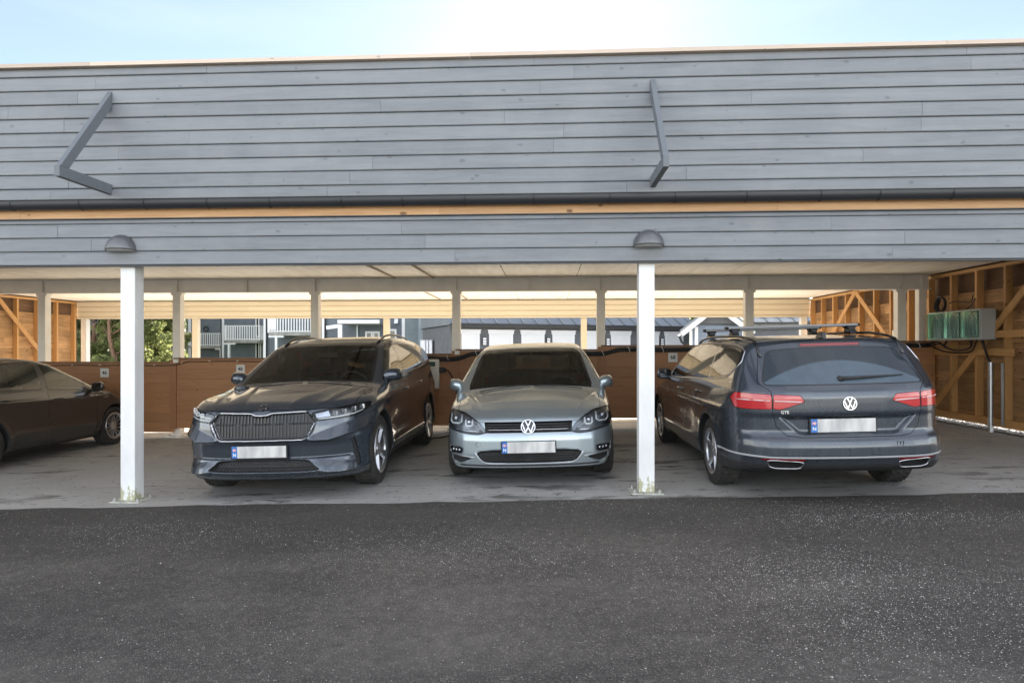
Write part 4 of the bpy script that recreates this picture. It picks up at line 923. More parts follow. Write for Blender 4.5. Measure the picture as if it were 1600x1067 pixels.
def compact(Ms):
    V, N, T = Ms; u, inv = np.unique(T, return_inverse=True); return V[u], N[u], inv.reshape(-1, 3)
def pocket(Ms, vec, walls=True):
    """sink a region by vec (or along -normal if a number) and close the rim with walls"""
    V, N, T = compact(Ms)
    off = V + (np.array(vec)[None] if hasattr(vec, '__len__') else -N*vec)
    key = np.round(V, 5); u, inv = np.unique(key, axis=0, return_inverse=True); inv = inv.reshape(-1)
    Tw = inv[T]; E = np.concatenate([Tw[:,[0,1]], Tw[:,[1,2]], Tw[:,[2,0]]]); Eo = np.concatenate([T[:,[0,1]], T[:,[1,2]], T[:,[2,0]]])
    ok = E[:,0] != E[:,1]; E = E[ok]; Eo = Eo[ok]
    ks = np.sort(E, 1); uu, iv, cn = np.unique(ks, axis=0, return_inverse=True, return_counts=True); bd = Eo[cn[iv.reshape(-1)] == 1]
    n = len(V); W_ = np.concatenate([np.stack([bd[:,0], bd[:,1], bd[:,1]+n], 1), np.stack([bd[:,0], bd[:,1]+n, bd[:,0]+n], 1)])
    return np.concatenate([V, off]), None, np.concatenate([T+n, W_]) if walls else T+n
def npmesh(name, Ms, mat, parent, smooth=True):
    V, N, T = Ms
    if len(T) == 0: return None
    u, inv = np.unique(T, return_inverse=True); V = V[u]; N = None if N is None else N[u]; T = inv.reshape(-1, 3)
    ok = (T[:,0] != T[:,1]) & (T[:,1] != T[:,2]) & (T[:,0] != T[:,2]); T = T[ok]
    me = bpy.data.meshes.new(name); me.vertices.add(len(V)); me.vertices.foreach_set('co', V.astype(np.float32).ravel())
    me.loops.add(len(T)*3); me.loops.foreach_set('vertex_index', T.astype(np.int32).ravel())
    me.polygons.add(len(T)); me.polygons.foreach_set('loop_start', np.arange(0, len(T)*3, 3, dtype=np.int32)); me.update(calc_edges=True)
    me.materials.append(mat)
    if N is not None and smooth:
        me.polygons.foreach_set('use_smooth', [True]*len(T)); me.normals_split_custom_set_from_vertices(N.tolist())
    o = bpy.data.objects.new(name, me); COL.objects.link(o); o.parent = parent; return o

def paint(name, col, metal=.55, rough=.32, dirt=.0, dirtcol=(.20,.18,.15), flake=.04):
    x = NM(name); v = x.co(); f = x.noise(v, 900, 2); c = x.mix(flake, col, x.ramp(f, [(.4, (0,0,0)), (.6, (1,1,1))]))
    r = rough
    if dirt:
        tc = x.n('ShaderNodeTexCoord'); sp = x.n('ShaderNodeSeparateXYZ'); x.l(tc.outputs['Object'], sp.inputs[0])
        low = x.ramp(sp.outputs['Z'], [(.15, 1.0), (.75, .25), (1.3, .12)])
        st = x.noise(x.co((9, 9, .9)), 3.5, 6, .65); sp2 = x.noise(v, 26, 4, .7); big = x.noise(v, 2.2, 4)
        d = x.math('MULTIPLY', low, x.ramp(x.math('ADD', x.math('MULTIPLY', st, .6), x.math('MULTIPLY', sp2, .4)), [(.38, .25), (.62, 1.0)]))
        d = x.math('MULTIPLY', x.math('MULTIPLY', d, x.ramp(big, [(.35, .6), (.65, 1.0)])), dirt)
        c = x.mix(d, c, dirtcol); r = x.math('ADD', x.math('MULTIPLY', d, .5), rough); x.p(coat=x.math('SUBTRACT', 1.0, d), metal=x.math('MULTIPLY', x.math('SUBTRACT', 1.0, d), metal))
    else: x.p(coat=1.0, metal=metal)
    n_ = x.noise(v, 1.3, 2)
    return x.p(col=c, rough=r, coatr=.04)
def glassmat(name, tint=(.20,.24,.22), refl=1.52, rough=.0, dust=0.0):  # dust: strength of the dust film and the reflection painted into it
    x = NM(name); tr = x.n('ShaderNodeBsdfTransparent'); tr.inputs[0].default_value = tint+(1,)
    gl = x.n('ShaderNodeBsdfGlossy'); gl.inputs['Roughness'].default_value = .015; gl.inputs[0].default_value = (1,1,1,1)
    fr = x.n('ShaderNodeFresnel'); fr.inputs[0].default_value = refl; ms = x.n('ShaderNodeMixShader')
    x.l(fr.outputs[0], ms.inputs[0]); x.l(tr.outputs[0], ms.inputs[1]); x.l(gl.outputs[0], ms.inputs[2]); o = ms.outputs[0]
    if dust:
        df = x.n('ShaderNodeBsdfDiffuse'); df.inputs[0].default_value = (.22,.30,.38,1); m2 = x.n('ShaderNodeMixShader'); nz = x.noise(x.co((3,3,1)), 3, 6, .6)  # dust film whose blue tint also stands for reflected sky
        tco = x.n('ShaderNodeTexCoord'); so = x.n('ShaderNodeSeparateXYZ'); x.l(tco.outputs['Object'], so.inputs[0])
        arc = x.math('SUBTRACT', x.math('SUBTRACT', 1.205, x.math('MULTIPLY', x.math('MULTIPLY', so.outputs['X'], so.outputs['X']), .42)), so.outputs['Z'])   # arched edge of a reflection, painted into the dust film
        arc_refl = x.ramp(arc, [(.0, .30), (.012, 1.0)]); x.l(x.math('MULTIPLY', x.math('MULTIPLY', x.ramp(nz, [(.3, .75), (.7, 1.0)]), arc_refl), dust), m2.inputs[0]); x.l(o, m2.inputs[1]); x.l(df.outputs[0], m2.inputs[2]); o = m2.outputs[0]
    x.l(o, x.out.inputs['Surface']); return x.m
M['trim'] = simple('gloss_black_trim', (.010,.010,.011), .18, spec=.6)
M['grille'] = simple('dark_grille_plastic', (.012,.013,.015), .38)
M['trimmat'] = varied('grained_black_plastic', (.022,.022,.023), .6, .2, 8)
M['gap'] = simple('panel_gap', (.004,.004,.004), .9)
M['chrome'] = simple('bright_chrome', (.52,.52,.53), .18, 1.0)
M['satin'] = simple('satin_silver', (.60,.61,.63), .28, 1.0)
M['rim'] = varied('alloy_rim', (.50,.51,.53), .33, .10, 9, metal=.9)
M['rimdark'] = simple('dark_rim_recess', (.05,.05,.055), .45, .6)
def tyremat():
    x = NM('tyre_rubber'); v = x.co(); n = x.noise(v, 14, 5, .7)
    return x.p(col=x.ramp(n, [(.35, (.018,.017,.016)), (.75, (.05,.047,.043))]), rough=.85)
M['tyre'] = tyremat()
M['disc'] = simple('brake_disc_steel', (.25,.24,.23), .4, .9)
M['liner'] = simple('arch_liner', (.010,.010,.010), .95)
M['cabin'] = varied('dark_cabin_cloth', (.09,.09,.09), .8, .2, 5)
M['cabinlight'] = simple('pale_headliner', (.16,.155,.145), .9)
M['glass'] = glassmat('tinted_side_glass', (.50,.55,.51), 1.78)
M['wind'] = glassmat('windscreen_glass', (.74,.84,.78), 1.50)
M['rearg'] = glassmat('dust_and_reflection_glass', (.05,.06,.07), 1.5, dust=.38)
M['lens'] = glassmat('clear_lamp_lens', (.93,.95,.96), 1.5)
M['lamp_in'] = simple('lamp_reflector', (.55,.57,.60), .22, .9)
M['lamp_dark'] = simple('lamp_housing_dark', (.05,.055,.06), .3, .5); M['lamp_mid'] = simple('lamp_housing_grey', (.26,.28,.30), .3, .6)
M['drl'] = simple('frosted_light_guide', (.85,.87,.88), .3)
def redlens(name, col, rough=.12):
    x = NM(name); v = x.co((1,1,1)); w = x.noise(x.co((60,60,6)), 3, 2)
    return x.p(col=x.mix(.25, col, x.ramp(w, [(.4, tuple(c*.5 for c in col)), (.6, col)])), rough=rough, coat=1.0, coatr=.03)
M['red'] = redlens('red_tail_lens', (.50,.022,.028)); M['reddark'] = redlens('dark_red_lens', (.22,.015,.018)); M['redwhite'] = simple('pale_lens_strip', (.72,.58,.58), .2)
M['plate'] = None
def platemat():
    x = NM('licence_plate_face'); b = x.noise(x.co((9,9,3)), 1.3, 2); return x.p(col=x.ramp(b, [(.35, (.42,.42,.42)), (.65, (.66,.65,.63))]), rough=.4)
M['plate'] = platemat(); M['pblue'] = simple('plate_blue_band', (.02,.16,.50), .4); M['pwhite'] = simple('plate_white_letter', (.8,.8,.8), .4); M['pred'] = simple('plate_red_mark', (.55,.10,.12), .4)

def make_wheel(car, x, y, R, w, style, side):
    """tyre, rim, disc; x = outer face plane (positive side); side = +1/-1"""
    mb = MB(); Rr = R*.66 if style != 'multi' else R*.66; n = 96
    half = w/2; cx = 0
    prof = [(Rr-.012, -half*.8), (Rr+.012, -half*.92), (R*.86, -half*1.02), (R*.955, -half*.90), (R*.985, -half*.78)]
    tread = [-.78, -.60, -.56, -.22, -.18, .18, .22, .56, .60, .78]
    prof += [(R*(1.0 if k % 2 else 1.0), half*t) for k, t in enumerate(tread)]
    prof += [(R*.985, half*.78), (R*.955, half*.90), (R*.86, half*1.02), (Rr+.012, half*.92), (Rr-.012, half*.8)]
    v = []
    for i, (r, h) in enumerate(prof):
        for k in range(n):
            t = 2*PI*k/n; rr = r
            if 5 <= i <= 14:
                ti = i-5; sh = (ti//2) % 2
                if (k + sh) % 3 == 0: rr = r-.009
                if ti in (1,2,3,4,5,6,7,8) and (abs(prof[i][1]-prof[min(i+1,14)][1]) < .012 or abs(prof[i][1]-prof[i-1][1]) < .012): rr -= .003
            if i in (4, 15): rr = r - (.006 if k % 3 == 0 else 0)
            v.append((h, rr*math.cos(t), rr*math.sin(t)))
    f = [(i*n+k, i*n+(k+1) % n, (i+1)*n+(k+1) % n, (i+1)*n+k) for i in range(len(prof)-1) for k in range(n)]
    mb.add(v, f)
    ty = mb.build('wheel', M['tyre'], car, local=True, smooth=True, ang=35)
    ty.location = ((x-half)*side, y, R-.006); ty.rotation_euler = (random.uniform(0, 6.28), 0, 0) if side > 0 else (random.uniform(0, 6.28), 0, PI)
    # rim
    br = MB(); br.lathe([(Rr-.02, -half*.8), (Rr-.035, -half*.3), (Rr-.035, half*.55), (Rr-.020, half*.80)], (0,0,0), 'x', 64); br.build('rim_barrel', M['rimdark'], ty, local=True, smooth=True, ang=40)
    rb = MB(); rb.lathe([(Rr-.024, half*.74), (Rr-.020, half*.88), (Rr-.006, half*.97), (Rr+.008, half*1.0), (Rr+.012, half*.95)], (0,0,0), 'x', 64)
    hz = .80 if style != 'twin' else .72
    rb.lathe([(.0, half*(hz+.06)), (.026, half*(hz+.06)), (.032, half*(hz+.02)), (.058, half*hz), (.072, half*(hz-.12)), (.074, half*(hz-.4))], (0,0,0), 'x', 32)
    if style == 'five': ns, w0, w1, tw = 5, .062, .052, 0
    elif style == 'aero': ns, w0, w1, tw = 5, .050, .118, 0
    elif style == 'twin': ns, w0, w1, tw = 5, .028, .024, .035
    else: ns, w0, w1, tw = 7, .022, .020, .028
    for k in range(ns):
        for s_ in ((-1, 1) if tw else (0,)):
            a = 2*PI*k/ns; c, d = math.cos(a), math.sin(a); pts = []
            for (r, ww, h, th) in ((.05, w0, half*(hz-.03), .03), (Rr*.5, (w0*.7+w1*.3) if style != 'five' else w0*.80, half*(hz+.02), .028), (Rr*.8, w1*.84, half*(hz+.07), .026), (Rr-.012, w1, half*.93, .026)):
                o_ = s_*tw*(.45+.8*r/Rr)
                for (q, hh) in ((-ww/2, h-th), (ww/2, h-th), (ww*.30, h), (-ww*.30, h)):
                    q += o_; pts.append((hh, r*c-q*d, r*d+q*c))
            fs = []
            for i in range(3):
                for j in range(4): fs.append((i*4+j, i*4+(j+1) % 4, i*4+4+(j+1) % 4, i*4+4+j))
            rb.add(pts, fs+[(3,2,1,0), (12,13,14,15)])
    rb.build('rim', M['rim'], ty, local=True, smooth=True, ang=28)
    db = MB(); db.lathe([(.05, -half*.05), (.155, -half*.05), (.155, half*.02), (.06, half*.02)], (0,0,0), 'x', 40); db.lathe([(.0, half*.1), (.07, half*.1), (.075, -half*.2)], (0,0,0), 'x', 24); db.build('brake_disc', M['disc'], ty, local=True, smooth=True, ang=30)
    bb = MB(); bb.lathe([(0, -half*.55), (Rr-.03, -half*.55)], (0,0,0), 'x', 32); bb.build('wheel_back', M['liner'], ty, local=True)
    return ty

def plate_part(car, x, y, z, ydir, tilt=0.0, frame_txt=True):
    """licence plate: y = surface, ydir = outward sign along local y"""
    p = bpy.data.objects.new('tmp', None)
    mb = MB(); s = ydir; mb.box(-.272, .272, *sorted((0, s*.012)), -.066, .060); fr = mb.build('licence_plate', M['trimmat'], car, local=True, bevel=.004)
    bpy.data.objects.remove(p)
    fr.location = (x, y, z); fr.rotation_euler = (tilt, 0, 0)
    m = MB(); m.box(-.26, .26, *sorted((s*.0121, s*.0135)), -.054, .054); m.build('plate_face', M['plate'], fr, local=True)
    q = -s                                  # seen from outside the blue band is on the left
    xa, xb = sorted((q*(-.26)*-1 if False else (-.26*(-s)), (-.26*(-s)) + .052*(-s)))
    m = MB(); m.box(xa, xb, *sorted((s*.0136, s*.0142)), -.054, .054); m.build('country_band', M['pblue'], fr, local=True)
    xc = (xa+xb)/2
    V, F = text_geo('N', .042); m = MB(); m.add([(xc+v[0]*(-s), s*(.0146+v[2]), v[1]-.026) for v in V], F); m.build('country_letter', M['pwhite'], fr, local=True)
    m = MB(); m.box(xc-.016, xc+.016, *sorted((s*.0143, s*.0147)), .008, .034); m.build('flag_mark', M['pred'], fr, local=True)
    m = MB(); m.box(xc-.016, xc+.016, *sorted((s*.0148, s*.0151)), .018, .024); m.box(xc-.008, xc-.002, *sorted((s*.0148, s*.0151)), .008, .034); m.build('flag_cross', M['pwhite'], fr, local=True)
    return fr

def strokes(mb, segs, w, y0, y1, tf):
    for P in segs:
        for (a, b) in zip(P[:-1], P[1:]):
            a = np.array(a, float); b = np.array(b, float); d = (b-a)/np.linalg.norm(b-a); nrm = np.array([-d[1], d[0]])*w/2; a = a-d*w*.15; b = b+d*w*.15
            q = [a+nrm, a-nrm, b-nrm, b+nrm]
            mb.add([tf(p[0], p[1], y0) for p in q]+[tf(p[0], p[1], y1) for p in q], [(0,1,2,3),(7,6,5,4),(0,4,5,1),(1,5,6,2),(2,6,7,3),(3,7,4,0)])
def round_badge(car, x, y, z, R, s, tilt, kind):
    """circular marque badge, s = outward sign"""
    mb = MB(); mb.lathe([(0, 0), (R*.99, 0), (R*.99, s*.006), (0, s*.006)], (0,0,0), 'y', 40); b = mb.build('badge', M['trim'], car, local=True)
    b.location = (x, y, z); b.rotation_euler = (tilt, 0, 0)
    m = MB(); m.lathe([(R*.88, s*.006), (R*.90, s*.013), (R*1.0, s*.013), (R*1.03, s*.007), (R*1.03, 0)], (0,0,0), 'y', 48)
    tf = lambda a, c, h: (-s*a*R, s*h, c*R)
    if kind == 'vw':
        strokes(m, [[(-.36,.80),(0,.06),(.36,.80)]], .145, .006, .0125, tf)
        strokes(m, [[(-.80,.40),(-.37,-.76),(0,-.06),(.37,-.76),(.80,.40)]], .145, .006, .0120, tf)
    else:
        strokes(m, [[(-.62,-.30),(-.05,.12),(.50,.42)],[(-.30,-.42),(.05,-.02),(.60,.10)],[(.10,.30),(.55,.62)],[(-.62,-.30),(-.35,-.50)],[(0,.12),(.58,-.20)]], .15, .006, .012, tf)
    m.build('badge_emblem', M['chrome'], b, local=True, smooth=True, ang=30)
    return b

def mirror_part(car, side, x, y, z, mat, sx=.13, sy=.07, sz=.085, stem=True):
    """door mirror: rounded shell swept back, flat glass on the rear face (+y)"""
    mb = MB(); n, m = 20, 12; v = []
    for j in range(m+1):
        ph = -PI/2+PI*j/m
        for i in range(n):
            t = 2*PI*i/n; a = math.cos(ph)*math.cos(t); b = math.cos(ph)*math.sin(t); c = math.sin(ph)
            a = math.copysign(abs(a)**.62, a); c = math.copysign(abs(c)**.62, c)
            yy = b*sy*1.5 if b < 0 else b*sy*.25
            v.append((x*side + side*a*sx*(1-.10*c), y+yy+side*0+abs(a)*0.0+(a)*.03, z+c*sz-(.5-.5*a)*.018))
    f = [(j*n+i, j*n+(i+1) % n, (j+1)*n+(i+1) % n, (j+1)*n+i) for j in range(m) for i in range(n)]
    mb.add(v, f); o = mb.build('mirror', mat, car, smooth=True, local=True)
    g = MB(); n = 20; v = [(x*side+side*sx*.86*math.copysign(abs(math.cos(t))**.7, math.cos(t)), y+sy*.26+.03*math.cos(t), z-.006+sz*.80*math.copysign(abs(math.sin(t))**.7, math.sin(t))) for t in np.linspace(0, 2*PI, n+1)[:-1]]
    g.add(v, [tuple(range(n))]); g.build('mirror_glass', M['chrome'], o, local=True)
    if stem:
        st = MB(); st.beam((x*side-side*sx*.5, y, z-sz*.7), (side*(x-sx*1.2), y-.01, z-sz*.85), .05, .022); st.build('mirror_stem', M['trim'], o, local=True, bevel=.01)
    return o

def handle_part(car, side, x, y, z, mat, ln=.20):
    mb = MB(); n = 12; pts = [(side*(x+.028*math.sin(PI*k/n)**.6), y-ln/2+ln*k/n, z+.003*math.sin(PI*k/n)) for k in range(n+1)]
    mb.tube(pts, [.008+.006*math.sin(PI*k/n) for k in range(n+1)], 8); return mb.build('door_handle', mat, car, smooth=True, local=True)

def seat(car, x, y, z, sc=1.0, rear=False):
    mb = MB(); w = .25 if not rear else .60
    mb.prism([(y-.25, z+.02), (y+.22, z-.03), (y+.22, z+.12), (y-.22, z+.17), (y-.27, z+.10)], x-w, x+w)
    mb.prism([(y+.16, z+.10), (y+.40, z+.66), (y+.33, z+.70), (y+.24, z+.66), (y+.10, z+.20)], x-w*.95, x+w*.95)
    for dx in ((0,) if not rear else (-.38, .38)):
        mb.prism([(y+.34, z+.74), (y+.43, z+.74), (y+.44, z+.90), (y+.38, z+.93), (y+.33, z+.88)], x+dx-.12, x+dx+.12)
        for q in (-.05, .05): mb.cyl((x+dx+q, y+.36, z+.66), (x+dx+q, y+.38, z+.78), .006, n=6)
    return mb.build('seat', M['cabin'], car, local=True, bevel=.03)

def build_car(root, C, h):
    """C: dict of curves and regions. local axes: x across, y from nose (0) to tail (L), z up."""
    L = C['L']; ya = C['axles']; Ra = C['Ra']; top, plan, nose, tail, pf, pr, sidez, belt, zb = [C[k] for k in ('top','plan','nose','tail','pf','pr','side','belt','zb')]
    crown = C['crown']; th = C['th']; kw = C['kw']; pcr = C.get('pcr', 2.2)
    rG = C.get('dG'); rF = C.get('dF'); rR = C.get('dR'); rH = C.get('dH')
    def f(x, y, z):
        a = np.abs(x); bz = belt(y)
        over = np.logaddexp(0, (z-bz)/.018)*.018
        G = plan(y) - sidez(np.minimum(z, bz+.02)) - th*over - C.get('th2', .25)*over*over
        for k, yy in enumerate(ya):
            r = np.sqrt((y-yy)**2+(z-C['za'])**2); G = G + C.get('flare', .014)*np.exp(-((r-Ra-.01)/.055)**2)*sstep(.9, .72, z)
        if rG: G = G + rG(y, z)
        w = plan(y); ye = y - kw(y)*a*a
        H = top(ye) - crown(y)*(a/w)**pcr
        if rH: H = H + rH(a, y)
        Fr = nose(z) + pf(a)
        if rF: Fr = Fr + rF(a, z)
        Rr = L - tail(z) - pr(a)
        if rR: Rr = Rr - rR(a, z)
        s1 = a - G; s2 = z - H
        k1 = C.get('ktop', .07)
        v = smax(s1, s2*np.where(True, 1.0, 1.0), k1)
        v = smax(v, Fr - y, C.get('kf', .05)); v = smax(v, y - Rr, C.get('kr', .05)); v = smax(v, zb(y) - z, .05)
        for yy in ya:
            c = np.sqrt((y-yy)**2+(z-C['za'])**2) - Ra
            v = smax(v, -smax(c, .56-a, .02), .014)
        return v
    M0 = surface(f, (-.99, -.05, .08), (.99, L+.05, C['H']+.05), h)
    body = M0
    # wheel arches
    for yy in ya:
        for sg in (1, -1):
            arch, body = split(body, lambda x, y, z: np.sqrt((y-yy)**2+(z-C['za'])**2) - Ra - .0015, lambda c, n: (c[:,0]*sg > .5) & (c[:,2] < .85))
            npmesh('arch_liner', arch, M['liner'], root)
    und, body = split(body, lambda x, y, z: z-.5, lambda c, n: (n[:,2] < -.72) & (c[:,2] < .42))
    npmesh('underbody', und, M['liner'], root)
    if C.get('clad'):
        cl, body = split(body, C['clad'], lambda c, n: c[:,2] < .7)
        npmesh('sill_cladding', cl, M['trimmat'], root)
    masks = {'F': lambda c, n: (c[:,1] < C['ymid_f']) & (n[:,1] < .35), 'W': lambda c, n: (c[:,1] < L*.5) & (n[:,2] > .3) , 'R': lambda c, n: (c[:,1] > C['ymid_r']) & (n[:,1] > -.3),
             'S+': lambda c, n: (c[:,0] > .3) & (n[:,0] > .35), 'S-': lambda c, n: (c[:,0] < -.3) & (n[:,0] < -.35), 'T': lambda c, n: (n[:,2] > .25) & (c[:,2] > .5), 'all': lambda c, n: n[:,2] > -9}
    out = {}
    for R_ in C['regions']:
        nm, pj, poly, gap, mat, depth = R_[:6]; opt = R_[6] if len(R_) > 6 else {}
        poly = chaikin(poly, opt.get('round', 2), opt.get('rw', .2)) if opt.get('round', 2) else poly
        zm0 = opt.get('zmin', 0)-.1
        for sd in ((1, -1) if opt.get('mirror', pj in ('S', 'F2', 'R2')) else (0,)):
            y0_ = opt.get('y0')
            if pj == 'S': df = lambda x, y, z, p=poly: psdf(y, z, p); mk = masks['S+' if sd > 0 else 'S-']
            elif pj == 'W' and y0_ is not None: df = lambda x, y, z, p=poly: np.maximum(psdf(x, z, p), y0_+.14*x*x-y); mk = masks['W']
            elif pj in ('F', 'R', 'W'): df = lambda x, y, z, p=poly: psdf(x, z, p); mk = masks[pj]
            elif pj in ('F2', 'R2'):
                df = lambda x, y, z, p=poly, s_=sd: psdf(x*s_, z, p); base = masks[pj[0]]; mk = (lambda c, n, s_=sd, b_=base: b_(c, n) & (c[:,0]*s_ > 0.0))
            elif pj == 'H': df = lambda x, y, z, p=poly, zm=opt['zmin']: np.maximum(psdf(x, y, p), zm-z); mk = lambda c, n: (c[:,2] > zm0) & (c[:,1] < 1.6) & (n[:,2] > -.2)
            elif pj == 'T': df = lambda x, y, z, p=poly: psdf(x, y, p); mk = masks['T']
            if 'mask' in opt: mk0 = mk; mk = (lambda c, n, m1=mk0, m2=opt['mask']: m1(c, n) & m2(c, n))
            g = gap
            if g > 0:
                A, body = split(body, lambda x, y, z: df(x, y, z)-g, mk); reg, sm_ = split(A, df)
                gm_ = opt.get('gapmat', M['gap']); gd = opt.get('gapdepth', .004)
                sv, sn, st_ = compact(sm_); sv = sv - sn*gd; npmesh(opt.get('gapname', 'panel_gap'), (sv, sn, st_), gm_, root)
            else: reg, body = split(body, df, mk)
            if depth is None: pass
            elif isinstance(depth, (int, float)) and depth == 0: o = npmesh(nm, reg, mat, root); out.setdefault(nm, []).append((o, reg, sd))
            else:
                pk = pocket(reg, depth); o = npmesh(nm, pk, mat, root); out.setdefault(nm, []).append((o, reg, sd))
            if o is not None and opt.get('label'): o['label'] = opt['label']
            if opt.get('lens'):                       # clear cover in front of the pocket
                npmesh('lamp_lens' if nm != 'fog_lamp' else 'fog_lens', (reg[0]-reg[1]*.001, reg[1], reg[2]), M['lens'], o)
    body_o = npmesh('body', body, C['paint'], root)
    out['body'] = body_o; out['f'] = f
    # dark floor and lining inside the cabin
    mb = MB(); yc0, yc1 = C['cabin']; mb.box(-.68, .68, yc0, yc1, .30, .36); mb.build('cabin_floor', M['cabin'], root, local=True)
    mb = MB(); zc = C['cowl'] - .05; mb.prism([(yc0-.22, zc-.015), (yc0-.1, zc+.015), (yc0+.10, zc-.01), (yc0+.16, zc-.12), (yc0+.05, zc-.45), (yc0-.22, zc-.45)], -.66, .66); mb.build('dashboard', M['cabin'], root, local=True, bevel=.02)
    for sx in (-.37, .37): seat(root, sx, yc0+.85, .38)
    seat(root, 0, yc0+1.65, .38, rear=True)
    sxx = .37*C.get('lhd', 1)
    mb = MB(); mb.tube([(sxx+.185*math.cos(t), yc0+.28-.07*math.sin(t), zc-.04+.175*math.sin(t)) for t in np.linspace(0, 2*PI, 33)[:-1]], .014, 8, closed=True)
    mb.cyl((sxx, yc0+.27, zc-.04), (sxx, yc0+.1, zc-.10), .05, .03, n=14); mb.beam((sxx-.17, yc0+.28, zc-.04), (sxx+.17, yc0+.28, zc-.04), .02, .04); mb.beam((sxx, yc0+.28, zc-.04), (sxx, yc0+.34, zc-.20), .04, .02)
    mb.build('steering_wheel', M['cabin'], root, smooth=True, local=True, ang=40)
    return out
def surf_y(f, x, z, y0, y1, n=60):
    """first y between y0 and y1 where the body starts (field < 0)"""
    ys = np.linspace(y0, y1, n*4); v = f(np.full_like(ys, x), ys, np.full_like(ys, z)); k = np.argmax(v < 0); return float(ys[k]) if (v < 0).any() else None
def surf_z(f, x, y, z0=1.9, z1=.5):
    zs_ = np.linspace(z0, z1, 700); v = f(np.full_like(zs_, x), np.full_like(zs_, y), zs_); k = np.argmax(v < 0); return float(zs_[k])
def surf_x(f, y, z, x0=1.1, x1=.3):
    xs_ = np.linspace(x0, x1, 500); v = f(xs_, np.full_like(xs_, y), np.full_like(xs_, z)); k = np.argmax(v < 0); return float(xs_[k])
def ribbon(root, name, f, pts, proj, r, mat, lift=.002, n=6, sides=(1,), parent=None):
    """thin bead following the body surface along a projected polyline"""
    for s_ in sides:
        P = []
        for (a, b), (c, d) in zip(pts[:-1], pts[1:]):
            m = max(2, int(math.hypot(c-a, d-b)/.03))
            for k in range(m): P.append((a+(c-a)*k/m, b+(d-b)*k/m))
        P.append(pts[-1]); Q = []
        for a, b in P:
            if proj == 'S': x = surf_x(f, a, b); Q.append((s_*(x+lift), a, b))
            elif proj == 'F': y = surf_y(f, a, b, -.1, 1.6); Q.append((s_*a, y-lift, b))
            elif proj == 'R': y = surf_y(f, a, b, C_L[0]+.1, C_L[0]-1.2); Q.append((s_*a, y+lift, b))
            elif proj == 'T': z = surf_z(f, a, b); Q.append((s_*a, b, z+lift))
        mb = MB(); mb.tube(Q, r, n); mb.build(name, mat, parent or root, smooth=True, local=True)
C_L = [4.2]
# ================================================================ the four cars
M['barsilver'] = simple('silver_bar_paint', (.50,.51,.53), .35, .25)
def mirr(P): return P + [(-a, b) for a, b in reversed(P)]
def car_root(name, Xc, Y, label, rev=False):
    return thing(name, (Xc, Y, zs(Xc)+.004), label, 'car', 'cars parked under the carport', (0, TILT if rev else -TILT, PI if rev else 0))
def slats(root, name, f, rows, mat, r, sgn=-1, lift=.0, y0=-.1, y1=1.6, n=6, parent=None):
    for P in rows:
        Q = []
        for (a, b), (c, d) in zip(P[:-1], P[1:]):
            m = max(2, int(math.hypot(c-a, d-b)/.04))
            for k in range(m): Q.append((a+(c-a)*k/m, b+(d-b)*k/m))
        Q.append(P[-1]); W3 = [(a, surf_y(f, a, b, y0, y1)+lift, b) for a, b in Q]
        mb = MB(); mb.tube(W3, r, n); mb.build(name, mat, parent or root, smooth=True, local=True)

